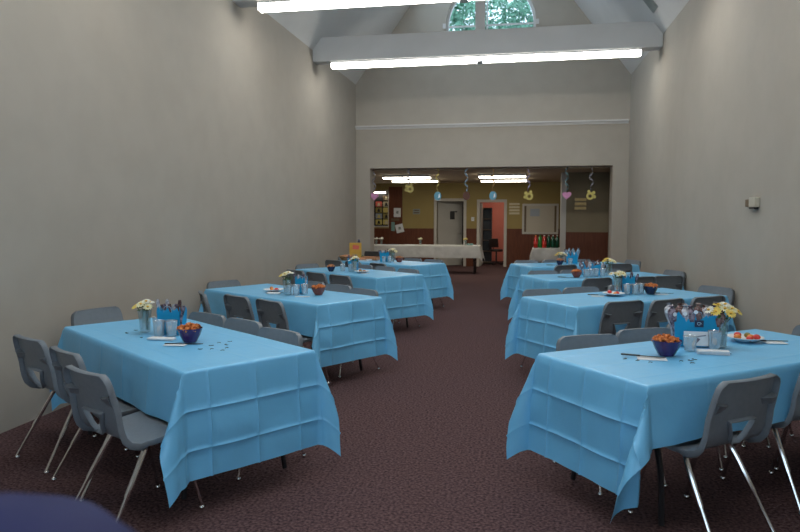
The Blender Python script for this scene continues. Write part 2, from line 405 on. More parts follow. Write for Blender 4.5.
# rooms behind the doors
def backroom(x0, x1, y1, m, mf):
    y0 = Y2 + .15
    slab('wall_left', (x0 - .05, y0, 0), (x0, y1, H2), m); slab('wall_right', (x1, y0, 0), (x1 + .05, y1, H2), m)
    slab('wall_back', (x0 - .05, y1, 0), (x1 + .05, y1 + .05, H2), m); slab('ceiling', (x0 - .05, y0, H2), (x1 + .05, y1 + .05, H2 + .05), mf)
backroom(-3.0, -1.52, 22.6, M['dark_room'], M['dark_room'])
backroom(-1.42, .60, 22.8, M['pink'], M['ceil2'])
t = thing('ceiling_light', 'added unseen lamp on the ceiling of the pink room behind the right-hand door', 'ceiling light', (-.4, 21.6, H2 - .05))  # unseen lamp, added so the pink room is lit
MB().lathe([(.001, 0), (.24, 0), (.26, .03), (.26, .05)], 20, cap1=True).build('diffuser', M['tube_far'], t)
# dark shelf and chair seen through the pink doorway
t = thing('bookcase', 'tall dark bookcase just inside the pink room doorway', 'bookcase', (-1.14, 21.4, 0))
MB().bb((-.22, -.15, 0), (-.20, .15, 1.8)).build('side_panel', M['black'], t, smooth=0)
MB().bb((.24, -.15, 0), (.26, .15, 1.8)).build('side_panel', M['black'], t, smooth=0)
MB().bb((-.2, .13, 0), (.24, .15, 1.8)).build('back_panel', M['black'], t, smooth=0)
for k in range(6): MB().bb((-.2, -.15, .05 + k * .345), (.24, .13, .072 + k * .345)).build('shelf', M['brown_plastic'], t, smooth=0)
t = thing('office_chair', 'dark low chair standing in the pink room doorway', 'chair', (-.72, 21.0, 0), R(30))
MB().lathe([(.001, .42), (.19, .42), (.21, .45), (.2, .49), (.001, .50)], 16).build('seat', M['black'], t)
MB().box((0, .2, .68), (.34, .04, .28), Matrix.Rotation(R(-10), 3, 'X')).build('backrest', M['black'], t, bevel=.015)
MB().tube([(0, 0, .42), (0, 0, .06)], .025).build('post', M['black_metal'], t)
MB().tube([(0, .18, .45), (0, .23, .6)], .015).build('back_support', M['black_metal'], t)
b = MB()
for k in range(5): b.tube([(0, 0, .08), (.24 * math.cos(k * 1.2566), .24 * math.sin(k * 1.2566), .03)], [.022, .03])
b.build('star_base', M['black_metal'], t)

# things on the far walls
def flat(name, label, cat, lo, hi, m, group=None, parts=()):
    o = MB().bb(lo, hi).build(name, m, smooth=0)
    return tag(o, label, cat, group)
t = thing('pinboard', 'dark framed pinboard on the far left wall covered in small coloured pictures', 'pinboard', (-4.6, Y2, 1.75))
MB().bb((-.9, -.03, -.52), (.57, -.005, .52)).build('board', M['cork'], t, smooth=0)
MB().bb((-.93, -.04, -.56), (.60, -.005, -.52)).build('frame', M['door_trim'], t, smooth=0)
MB().bb((.57, -.04, -.52), (.60, -.005, .56)).build('frame', M['door_trim'], t, smooth=0)
cols = ['yellow', 'teal_paper', 'cream_sign', 'yellow_box', 'brown_plastic', 'pale_ink', 'red_print', 'poster_grey']
for i in range(2):
    for j in range(5):
        x = -4.42 + i * .235; z = 1.27 + j * .185
        m = M[['yellow', 'yellow', 'poster_grey', 'olive', 'olive', 'yellow', 'red_print', 'cream_sign', 'cork', 'brown_plastic'][(j * 2 + i) % 10]]
        p = thing('pinned_picture', 'small coloured picture pinned to the far left board, %s column %s row' % (('left', 'right')[i], ('bottom', 'second lowest', 'middle', 'second highest', 'top')[j]), 'picture', (x, Y2 - .031, z), 0, 'pictures pinned on the far board')
        MB().bb((0, -.004, 0), (.20, 0, .155)).build('sheet', m, p, smooth=0)
        MB().prism([(.05, .02), (.15, .02), (.12, .12), (.08, .12)], 'y', -.007, -.004).build('print', M[['cork', 'yellow', 'black', 'cream_sign'][(i * 3 + j) % 4]], p, smooth=0)
t = thing('wall_lamp', 'short white lamp strip above the far left pinboard', 'lamp', (-4.25, Y2, 2.27))
MB().bb((-.35, -.14, .0), (.20, 0, .04)).build('housing', M['housing'], t, smooth=0, bevel=.004)
MB().bb((-.34, -.13, -.03), (.16, -.02, 0)).build('diffuser', M['tube_far'], t, smooth=0)
MB().bb((.17, -.15, -.04), (.21, 0, .06)).build('end_cap', M['housing'], t, smooth=0)
flat('wood_panel', 'tall red-brown wooden panel beside the far left pinboard', 'panel', (-4.0, Y2 - .04, 1.15), (-3.58, Y2 - .001, 2.43), M['wains'])
def paper(name, label, x, z, w, h, m, a=0.0, mark=True):
    t = thing(name, label, 'paper', (x, Y2 - .043, z)); t.rotation_euler = (0, a, 0)
    MB().bb((-w / 2, -.004, -h / 2), (w / 2, 0, h / 2)).build('sheet', m, t, smooth=0)
    if mark: MB().prism([(-w * .2, -h * .1), (w * .15, -h * .14), (w * .2, h * .15), (-w * .1, h * .2)], 'y', -.006, -.004).build('print', M['vent'], t, smooth=0)
paper('notice_paper', 'white notice sheet pinned straight on the brown panel', -3.735, 1.64, .22, .28, M['napkin'])
paper('notice_paper', 'teal paper strip below the white notices on brown panel', -3.87, 1.21, .11, .28, M['teal_paper'], 0, False)
paper('notice_paper', 'white sheet hanging tilted at the lower edge of the brown panel', -3.66, 1.15, .24, .26, M['napkin'], R(-14))
paper('notice_paper', 'small dark brown card above the tilted sheet on brown panel', -3.8, 1.42, .26, .08, M['brown_plastic'], 0, False)
t = thing('wall_plaque', 'small grey plaque with dark marks on tan wall left of the grey door', 'plaque', (-3.14, Y2, 1.67))
MB().bb((-.11, -.02, -.08), (.11, -.001, .08)).build('plate', M['vent'], t, smooth=0)
for k in range(2): MB().bb((-.08, -.026, -.05 + k * .07), (.08, -.02, -.02 + k * .07)).build('mark', M['brown_plastic'], t, smooth=0)
t = thing('light_switch', 'small white switch plate between the two far doorways', 'switch', (-1.41, Y2, 1.44))
MB().bb((-.045, -.012, -.06), (.045, -.001, .06)).build('plate', M['napkin'], t, smooth=0, bevel=.003)
MB().bb((-.01, -.022, -.02), (.01, -.012, .02)).build('toggle', M['beige_plastic'], t, smooth=0)
for k in range(4):
    z = 1.58 + k * .093
    t = thing('name_sign', 'cream sign strip left of the framed board, %s of four' % ('lowest', 'second lowest', 'second highest', 'topmost')[k], 'sign', (-.17, Y2, z), 0, 'cream sign strips on the far wall')
    MB().bb((-.155, -.015, 0), (.155, -.001, .062)).build('strip', M['cream_sign'], t, smooth=0)
for k in range(3):
    z = 1.675 + k * .10
    t = thing('name_sign', 'gold sign strip on the partition right of the hanging pink heart, %s of three' % ('lowest', 'middle', 'topmost')[k], 'sign', (1.385, 16.0, z), 0, 'gold sign strips on the partition')
    MB().bb((-.13, -.015, 0), (.13, -.001, .068)).build('strip', M['gold_sign'], t, smooth=0)
t = thing('framed_board', 'large framed cream board on the far wall above the soda bottles', 'board', (.595, Y2, 1.445))
MB().bb((-.47, -.03, -.39), (.47, -.001, .39)).build('board', M['whiteboard'], t, smooth=0)
for lo, hi in (((-.53, -.05, -.45), (.53, -.001, -.39)), ((-.53, -.05, .39), (.53, -.001, .45)), ((-.53, -.05, -.39), (-.47, -.001, .39)), ((.47, -.05, -.39), (.53, -.001, .39))):
    MB().bb(lo, hi).build('frame', M['door_trim'], t, smooth=0)
for q in (-1, 1): MB().bb((q * .44 - .03, -.036, -.39), (q * .44 + .03, -.03, .39)).build('side_strip', M['brown_plastic'], t, smooth=0)
MB().bb((-.30, -.034, .08), (-.02, -.03, .30)).build('pinned_sheet', M['poster_grey'], t, smooth=0)
t = thing('wall_poster', 'dark blue and pale poster on the side wall right of the opening', 'poster', (XR2, 15.2, 1.68))
MB().bb((-.025, -.45, -.34), (-.001, .45, .34)).build('board', M['brown_plastic'], t, smooth=0)
MB().bb((-.03, -.41, -.02), (-.025, .41, .31)).build('blue_half', M['poster_blue'], t, smooth=0)
MB().bb((-.03, -.41, -.31), (-.025, .41, -.02)).build('pale_half', M['poster_grey'], t, smooth=0)
# thermostat and box on the right wall
t = thing('thermostat', 'beige thermostat box with dark lower edge on the right wall', 'thermostat', (XR, 6.68, 1.64))
MB().bb((-.045, -.085, -.04), (-.001, .085, .05)).build('body', M['beige_plastic'], t, smooth=0, bevel=.004)
MB().bb((-.045, -.07, -.058), (-.008, .07, -.041)).build('grille', M['black'], t, smooth=0)
MB().bb((-.04, .09, -.035), (-.001, .20, .035)).build('side_box', M['brown_plastic'], t, smooth=0, bevel=.003)

# ceiling lights of the further room
for (x0, x1, y, lab) in ((-3.385, -2.2, 16.37, 'nearer bright strip light on left ceiling of the far room'), (-3.46, -2.22, 18.0, 'farther bright strip light on left ceiling of the far room'),
                         (-1.0, .13, 16.3, 'nearer bright strip light on right ceiling of the far room'), (-1.055, .17, 18.2, 'farther bright strip light on right ceiling of the far room')):
    t = thing('strip_light', lab, 'ceiling light', ((x0 + x1) / 2, y, 2.455), 0, 'strip lights in the far room'); w = x1 - x0
    MB().bb((-w / 2, -.16, .03), (w / 2, .16, .0849)).build('housing', M['housing'], t, smooth=0)
    MB().prism([(-.15, .0299), (-.13, 0), (.13, 0), (.15, .0299)], 'x', -w / 2 + .01, w / 2 - .01).build('diffuser', M['tube_far'], t, smooth=0)

# ------------------------------------------------------------------ hanging decorations in the opening
def deco(px, kind, rib, col, label, zc=1.96, long=True):
    t = thing('hanging_decoration', label, 'party decoration', (px, YB + .1, OPZ), 0, 'cut-outs hanging on curled ribbons in the opening')
    n = 60; top = 0.0; L = OPZ - zc - .10
    a = random.uniform(0, 6)
    b = MB(); vs = []; fs = []
    for i in range(n + 1):
        q = i / n; ang = a + q * 14; r = .018 + .022 * math.sin(q * PI) + .008 * math.sin(q * 9 + a)
        p = Vector((r * math.cos(ang), r * math.sin(ang), -L * q)); w = Vector((0, 0, .022))
        vs += [p - w, p + w] if i else [p - w, p]
    fs = [(2 * i, 2 * i + 2, 2 * i + 3, 2 * i + 1) for i in range(n)]
    b.add(vs, fs).build('ribbon', rib, t, fix=False)
    MB().tube([(vs[-1][0], vs[-1][1], -L - .01), (0, 0, -L - .04)], .002, 5).build('string', rib, t)
    c = MB(); zc0 = zc - OPZ
    if kind == 'heart':
        poly = []
        for i in range(40):
            th = 2 * PI * i / 40
            poly.append((.0058 * 16 * math.sin(th) ** 3 * 1.0, zc0 + .0058 * (13 * math.cos(th) - 5 * math.cos(2 * th) - 2 * math.cos(3 * th) - math.cos(4 * th))))
        c.prism(poly, 'y', -.006, .006)
    elif kind == 'egg':
        poly = [(.078 * math.cos(2 * PI * i / 28), zc0 + .095 * math.sin(2 * PI * i / 28) * (1.0 if math.sin(2 * PI * i / 28) < 0 else .95)) for i in range(28)]
        c.prism(poly, 'y', -.006, .006)
    else:
        q = Matrix.Rotation(R(90), 3, 'X')
        s = 1 if kind == 'ring_r' else -1
        c.lathe([(.078, -.008), (.036, -.008), (.036, .008), (.078, .008), (.078, -.008)], 24, (s * .022, 0, zc0 - .02), rot=q)
        for dx, dz, rr in ((-s * .05, .05, .034), (s * .05, .075, .03), (-s * .065, -.035, .034)):
            c.lathe([(.001, -.008), (rr, -.008), (rr, .008), (.001, .008)], 14, (dx, 0, zc0 + dz), rot=q)
    cu = c.build('cutout', col, t, smooth=30)
    if kind == 'egg' and col == M['blue_paper']:
        MB().prism([(.01, zc0 - .05), (.05, zc0 - .03), (.045, zc0 + .05), (.02, zc0 + .03)], 'y', -.009, -.006).build('print', M['card'], cu, smooth=0)
for args in ((-3.165, 'heart', M['rib_grey'], M['pink_paper'], 'pink heart cut-out hanging at the left end of the opening'),
             (-2.39, 'ring_r', M['rib_grey'], M['rib_yellow'], 'faint yellow cut-out hanging in front of the far left strip lights', 2.13),
             (-1.76, 'egg', M['rib_yellow'], M['blue_paper'], 'dim blue round cut-out hanging above the grey door'),
             (-1.14, 'egg', M['rib_blue'], M['maroon'], 'dark brown round cut-out on a pale blue ribbon between the doorways'),
             (-.575, 'egg', M['rib_orange'], M['blue_paper'], 'bright blue round cut-out hanging above the pink doorway'),
             (.165, 'ring_r', M['rib_lav'], M['yellow'], 'yellow ring cut-out on lavender ribbon above the framed board'),
             (.955, 'heart', M['rib_teal'], M['pink_paper'], 'pink heart cut-out on dark teal ribbon before the pale end post'),
             (1.45, 'ring_l', M['rib_grey'], M['yellow'], 'yellow ring cut-out on grey ribbon at the right end of opening')):
    deco(*args)

# ------------------------------------------------------------------ cloths and tables
def lines(half, over, creases, step=.035):
    s = set()
    def put(x): s.add(round(x, 4))
    tot = half + over; n = int(round(2 * tot / step))
    base = [-tot + 2 * tot * i / n for i in range(n + 1)]
    keep = []
    for e in (-half, half): keep += [e - .02, e - .006, e, e + .006, e + .014, e + .024]
    for c in creases: keep += [c - .012, c - .005, c, c + .005, c + .012]
    for k in keep:
        if abs(k) <= tot: put(k)
    for b_ in base:
        if all(abs(b_ - k) > .010 for k in keep): put(b_)
    put(-tot); put(tot)
    return sorted(s)
def make_cloth(name, m, L, W, oe, os_, top, seed, corners=None, cs=None, ct=None, lean=.04, opened=(38, 38, 38, 38), wave=1.0, kk=(.42, .42, .42, .42)):
    """corners: four swing angles (deg) for (+s,+t),(-s,+t),(-s,-t),(+s,-t)"""
    cs = cs if cs is not None else [-1.325, -1.125, -.55, -.18, .18, .55, 1.125, 1.325]
    ct = ct if ct is not None else [-.27, 0.0, .27]
    S = lines(L / 2, oe, cs); T = lines(W / 2, os_, ct)
    corners = corners or (0, 0, 0, 0)
    rc = .014
    sd = Vector((seed * 7.3, seed * 3.1, 0))
    vs = []
    for s in S:
        for t in T:
            ss, st = (1 if s >= 0 else -1), (1 if t >= 0 else -1)
            a = max(0, abs(s) - L / 2); b = max(0, abs(t) - W / 2)
            cr = 0
            for c in cs:
                d = abs(s - c)
                if d < .012: cr = max(cr, (1 - d / .012) * (1 if abs(c) > L / 2 else .3))
            for c in ct:
                d = abs(t - c)
                if d < .012: cr = max(cr, 1 - d / .012)
            nz = noise.noise(Vector((s * 3, t * 3, 0)) + sd); nz2 = noise.noise(Vector((s * 9, t * 9, 5)) + sd)
            def drop(d):
                q = rc * PI / 2
                if d < q:
                    th = d / rc; return rc * math.sin(th) * .9, rc * (1 - math.cos(th))
                return rc * .9 + (d - q) * lean, rc + (d - q)
            if a == 0 and b == 0:
                p = Vector((s, t, top + .0012 * cr + .0015 + .0015 * nz))
            elif b == 0 or a == 0:
                d = a if b == 0 else b
                o, z = drop(d)
                amp = min(1, d / .25) * wave
                along = t if b == 0 else s
                o += amp * (.016 * nz + .006 * nz2 + .006 * math.sin(along * 11 + seed * 2)) + (.0075 * cr) * min(1, d / .05) + (.012 * amp)
                if b == 0: p = Vector((ss * (L / 2 + o), t, top - z))
                else: p = Vector((s, st * (W / 2 + o), top - z))
            else:
                r = math.hypot(a, b); phi = math.degrees(math.atan2(b, a))
                e = 7.0
                psi = 45 - (math.sqrt((phi - 45) ** 2 + e * e) - e * .6)
                psi = max(0, psi)
                k = {(1, 1): 0, (-1, 1): 1, (-1, -1): 2, (1, -1): 3}[(ss, st)]
                op = opened[k]
                az = 45 + corners[k] + op * math.sin((phi - 45) / 45 * PI / 2) * (1.0 if abs(phi - 45) < 40 else 1.0)
                wgt = min(1, phi / 12, (90 - phi) / 12)
                psi *= kk[k]
                hor = r * math.sin(R(psi)) + r * lean * (1 - .5 * psi / 45)
                ver = r * math.cos(R(psi))
                hor += min(1, r / .2) * wave * (.014 * nz * wgt + .004 * nz2) + .006 * cr
                if ver < rc: hor += 0
                # direction on the flap; at the two borders it meets the hanging sides
                az0 = 0 if phi < 45 else 90
                azm = az * wgt + az0 * (1 - wgt)
                dx, dy = math.cos(R(azm)), math.sin(R(azm))
                base = rc * .8 * min(1, r / .03)
                oside = .012 * min(1, r / .25) * wave + (r * lean) * .0
                p = Vector((ss * (L / 2 + base * .75 + dx * hor + oside), st * (W / 2 + base * .75 + dy * hor + oside), top - max(0.0, ver - .004)))
            if p.z < .012: p.z = .012
            vs.append(p)
    n = len(T)
    fs = [(i * n + j, (i + 1) * n + j, (i + 1) * n + j + 1, i * n + j + 1) for i in range(len(S) - 1) for j in range(n - 1)]
    mb = MB(); mb.add(vs, fs)
    return mb

TABLES = {  # x, y, rotation
    'L1': (-2.137, 3.846, -36.5), 'L2': (-2.288, 6.334, -33.1), 'L3': (-2.252, 8.977, -37.8), 'L4': (-2.203, 11.042, -33.3),
    'R1': (1.091, 3.978, 36.5), 'R2': (1.012, 6.642, 35.8), 'R3': (1.024, 8.882, 25.0), 'R4': (.866, 11.013, 25.1)}
WORD = {'L1': 'front left table', 'L2': 'second left table', 'L3': 'third left table', 'L4': 'rearmost left table',
        'R1': 'front right table', 'R2': 'second right table', 'R3': 'third right table', 'R4': 'rearmost right table'}
TL, TW, TZ = 1.83, .775, .74
def make_table(name, label, group, L=TL, W=TW):
    t = thing(name, label, 'table', (0, 0, 0), 0, group)
    MB().bb((-L / 2, -W / 2, TZ - .035), (L / 2, W / 2, TZ)).build('tabletop', M['tabletop'], t, smooth=0, bevel=.005)
    for s in (-1, 1):
        x = s * (L / 2 - .24)
        for q in (-1, 1):
            pts = arc_pts([(x - s * .02, q * .10, TZ - .05), (x, q * .16, .55), (x + s * .03, q * (W / 2 - .10), .30), (x + s * .05, q * (W / 2 - .07), .012)], .16, 5)
            MB().tube(pts, .015, 8).build('leg', M['black_metal'], t)
        MB().tube([(x + s * .012, -W / 2 + .16, .42), (x + s * .012, W / 2 - .16, .42)], .011, 8).build('cross_bar', M['black_metal'], t)
        MB().tube([(x - s * .02, -.17, TZ - .05), (x - s * .02, .17, TZ - .05)], .014, 8).build('hinge_bar', M['black_metal'], t)
        MB().tube([(x + s * .01, 0, .43), (x - s * .36, 0, TZ - .045)], .009, 6).build('brace', M['black_metal'], t)
    return t
tab0 = None
SW = {'L1': (6, 0, 0, 24), 'L2': (6, 0, 0, 8), 'L3': (4, 0, 0, 6), 'L4': (4, 0, 0, 6),
      'R1': (0, 0, -22, 0), 'R2': (0, -6, -8, 0), 'R3': (0, -6, -6, 0), 'R4': (0, -6, -6, 0)}
for i, (k, (x, y, a)) in enumerate(TABLES.items()):
    lab = 'folding table with black legs under the blue cloth, the ' + WORD[k]
    if tab0 is None:
        tab0 = make_table('folding_table', lab, 'folding tables under blue cloths'); o = tab0; o.location = (x, y, 0); o.rotation_euler = (0, 0, R(a))
    else: o = dup(tab0, (x, y, 0), R(a), lab)
    c = make_cloth('tablecloth', M['cloth'], TL + .01, TW + .01, .555, .290, TZ + .003, i + 1, SW[k], kk={'L1': (.34, .3, .3, .47), 'R1': (.22, .38, .60, .18)}.get(k, (.34, .28, .28, .38) if k[0] == 'L' else (.22, .37, .40, .18))).build('tablecloth', M['cloth'], smooth=60, fix=False)
    c.location = (x, y, 0); c.rotation_euler = (0, 0, R(a))
    tag(c, 'light blue plastic tablecloth with fold creases on the ' + WORD[k], 'tablecloth', 'blue plastic tablecloths')

def place(k, lx, ly, z=TZ + .006):
    x, y, a = TABLES[k]; a = R(a)
    return (x + lx * math.cos(a) - ly * math.sin(a), y + lx * math.sin(a) + ly * math.cos(a), z)

# ------------------------------------------------------------------ chairs (local +Y is the way the sitter faces)
def chair_shell():
    prof = [(.235, .415), (.228, .432), (.205, .444), (.15, .447), (.06, .440), (-.03, .433), (-.10, .436), (-.145, .452), (-.172, .480), (-.188, .515),
            (-.199, .55), (-.209, .59), (-.219, .63), (-.229, .67), (-.241, .72), (-.248, .750), (-.253, .771), (-.256, .785)]
    hw = [.195, .212, .221, .224, .222, .220, .219, .219, .219, .218, .217, .216, .214, .212, .208, .202, .190, .165]
    # fine rows
    P = []; H = []
    for i in range(len(prof) - 1):
        for q in (0, .5):
            P.append(Vector((0, prof[i][0] * (1 - q) + prof[i + 1][0] * q, prof[i][1] * (1 - q) + prof[i + 1][1] * q))); H.append(hw[i] * (1 - q) + hw[i + 1] * q)
    P.append(Vector((0, *prof[-1]))); H.append(hw[-1])
    nr = len(P)
    # hole rows on the lower back : z .478 .. .598
    def hole_w(z): return .030 + (.088 - .030) * min(1, max(0, (z - .475) / .11))
    hr = [i for i in range(nr) if P[i].y < -.16 and .475 <= P[i].z <= .60]
    r0, r1 = hr[0], hr[-1]
    inner = 6; outer = 6
    rows = []
    nrm = []
    for i in range(nr):
        d = (P[min(i + 1, nr - 1)] - P[max(i - 1, 0)]).normalized()
        nrm.append(Vector((0, -d.z, d.y)) if True else None)
    # make normals point to the back / underside
    nrm = [n if (n.z < 0 or n.y < 0) else -n for n in nrm]
    vs = []; W = []
    for i in range(nr):
        zz = min(max(P[i].z if P[i].y < -.1 else .475, .475), .60)
        uh = hole_w(zz) / H[i]
        us = [-1 + (1 - uh) * k / outer for k in range(outer)] + [-uh + 2 * uh * k / inner for k in range(inner + 1)] + [uh + (1 - uh) * (k + 1) / outer for k in range(outer)]
        for u in us:
            back = max(0, min(1, (P[i].z - .46) / .15)) if P[i].y < -.1 else 0
            cv = (.020 * back * u * u)
            seat = 0 if P[i].y < -.1 else (.012 * (u * u - .5))
            p = P[i] + Vector((u * H[i], cv, seat))
            vs.append(p)
    n = outer * 2 + inner + 1
    fs = []
    for i in range(nr - 1):
        for j in range(n - 1):
            if r0 <= i < r1 and outer <= j < outer + inner: continue
            fs.append((i * n + j, (i + 1) * n + j, (i + 1) * n + j + 1, i * n + j + 1))
    # outer flange
    loop = [(0, j) for j in range(n)] + [(i, n - 1) for i in range(1, nr)] + [(nr - 1, j) for j in range(n - 2, -1, -1)] + [(i, 0) for i in range(nr - 2, 0, -1)]
    def flange(loop, depth, grow):
        idx = []
        m = len(loop)
        for q, (i, j) in enumerate(loop):
            p = vs[i * n + j]
            dd = depth * (1 if P[i].y < -.1 else .75)
            out = Vector((p.x, 0, 0)).normalized() if abs(p.x) > 1e-6 else Vector((0, 0, 0))
            if i == nr - 1: out = Vector((0, 0, 0.6)) + out * .2
            if i == 0: out = Vector((0, .6, 0))
            vs.append(p + nrm[i] * dd + out * grow); idx.append(len(vs) - 1)
        for q in range(m):
            a, b = loop[q], loop[(q + 1) % m]
            fs.append((a[0] * n + a[1], b[0] * n + b[1], idx[(q + 1) % m], idx[q]))
        return idx
    flange(loop, .030, .006)
    jl, jr = outer, outer + inner
    hl = [(r0, j) for j in range(jl, jr + 1)] + [(i, jr) for i in range(r0 + 1, r1 + 1)] + [(r1, j) for j in range(jr - 1, jl - 1, -1)] + [(i, jl) for i in range(r1 - 1, r0, -1)]
    flange(hl, .024, 0)
    mb = MB(); mb.add(vs, fs)
    # the two small ledges moulded on the back, each with a rib tapering down
    for s in (-1, 1):
        z0 = .672; y0 = -.223
        a = [Vector((s * .112, y0, z0)), Vector((s * .200, y0 + .012, z0 + .018)), Vector((s * .200, y0 - .026, z0 + .010)), Vector((s * .165, y0 - .036, z0 + .004)),
             Vector((s * .135, y0 + .014, .638)), Vector((s * .200, y0 + .026, .628)), Vector((s * .200, y0 - .004, .640)), Vector((s * .170, y0 - .008, .646))]
        mb.add(a, [(0, 1, 2, 3), (4, 7, 6, 5), (0, 4, 5, 1), (1, 5, 6, 2), (2, 6, 7, 3), (3, 7, 4, 0)])
    return mb
def make_chair(label):
    t = thing('stacking_chair', label, 'chair')
    sh = chair_shell().build('seat_shell', M['shell'], t, smooth=38)
    md = sh.modifiers.new('thick', 'SOLIDIFY'); md.thickness = .005; md.offset = 0
    for s in (-1, 1):
        for f in (1, -1):
            if f > 0: pts = [(s * .02, .08, .405), (s * .16, .10, .405), (s * .182, .150, .36), (s * .207, .232, .016)]
            else: pts = [(s * .02, -.02, .408), (s * .155, -.035, .405), (s * .170, -.075, .34), (s * .205, -.262, .016)]
            pp = arc_pts(pts, .045, 4); pp = pp[:-1] + [pp[-2].lerp(pp[-1], .40), pp[-2].lerp(pp[-1], .44), pp[-1]]
            rr = [.0135] * (len(pp) - 2) + [.0095] * 2
            # a crisp step where the sleeve ends
            q = [i for i, p in enumerate(pp) if p.z <= .20]
            leg = MB().tube(pp, rr, 9).build('leg', M['chrome'], t, smooth=35)
            e = Vector(pts[-1])
            MB().lathe([(.001, -.016), (.014, -.016), (.015, -.006), (.011, .002), (.009, .004)], 10, e).build('glide', M['chrome'], leg)
    return t
chair0 = None
def chair(wx, wy, rz, label, group):
    global chair0
    if chair0 is None:
        chair0 = make_chair(label); chair0['group'] = group; chair0.location = (wx, wy, 0); chair0.rotation_euler = (0, 0, rz); return chair0
    return dup(chair0, (wx, wy, 0), rz, label, group)
NEAR = {  # table-local x, y of the top of the backrest, extra turn
    'L1': [(.74, -.80, 8), (.16, -.72, 3), (-.39, -.76, 8)], 'L2': [(.62, -.69, -4), (.12, -.70, -2), (-.33, -.78, -24)],
    'L3': [(.68, -.80, 0), (.16, -.80, 0), (-.36, -.78, 0)], 'L4': [(.55, -.80, -8), (.0, -.82, -6), (-.5, -.80, 0)],
    'R1': [(-.53, -.62, 1), (.22, -.55, -6), (.60, -.6, 0)], 'R2': [(-.52, -.53, -2), (-.08, -.60, 4), (.42, -.61, 0)],
    'R3': [(-.42, -.66, 8), (.18, -.64, 0), (.58, -.62, 0)], 'R4': [(-.5, -.66, 12), (.0, -.62, 0), (.45, -.60, -6)]}
FAR = {
    'L1': [(.42, .50, 6), (-.10, .54, 5), (-.56, .50, 10)], 'L2': [(.58, .50, -3), (.08, .60, 0), (-.40, .64, 0)],
    'L3': [(.55, .50, 0), (0, .55, 0), (-.5, .55, 0)], 'L4': [(.60, .50, 0), (.12, .5, 0), (-.4, .55, 0)],
    'R1': [(-.44, .54, -10), (.05, .56, -10), (.58, .66, 0)], 'R2': [(-.58, .54, -12), (-.10, .52, -10), (.5, .55, 0)],
    'R3': [(-.55, .50, -8), (-.08, .50, -6), (.45, .5, 0)], 'R4': [(-.6, .5, -6), (-.1, .5, 0), (.4, .5, 0)]}
WALL = {'L1': (-1.42, -.02, 16), 'L2': (-1.22, .0, 0), 'L3': (-1.22, 0, 0), 'L4': (-1.35, .25, 0),
        'R1': (1.14, .05, 0), 'R2': (1.21, -.05, 0), 'R3': (1.16, .02, 0), 'R4': (1.16, .08, 0)}
DEPTH = .254
for k, (x, y, a) in TABLES.items():
    for side, lst in (('near', NEAR[k]), ('far', FAR[k])):
        order = ['closest to the aisle', 'in the middle', 'closest to the wall']
        for n_, (lx, ly, ex) in enumerate(lst):
            rz = R(a + ex) + (0 if side == 'near' else PI)
            p = place(k, lx, ly, 0)
            fx, fy = -math.sin(rz), math.cos(rz)
            chair(p[0] + fx * DEPTH, p[1] + fy * DEPTH, rz, 'grey plastic chair on the %s side of the %s, %s' % (side, WORD[k], order[n_]), 'grey chairs around the blue tables')
    lx, ly, ex = WALL[k]
    rz = R(a + ex) + (-PI / 2 if k[0] == 'L' else PI / 2)
    p = place(k, lx, ly, 0); fx, fy = -math.sin(rz), math.cos(rz)
    chair(p[0] + fx * DEPTH, p[1] + fy * DEPTH, rz, 'grey plastic chair at the wall end of the ' + WORD[k], 'grey chairs around the blue tables')

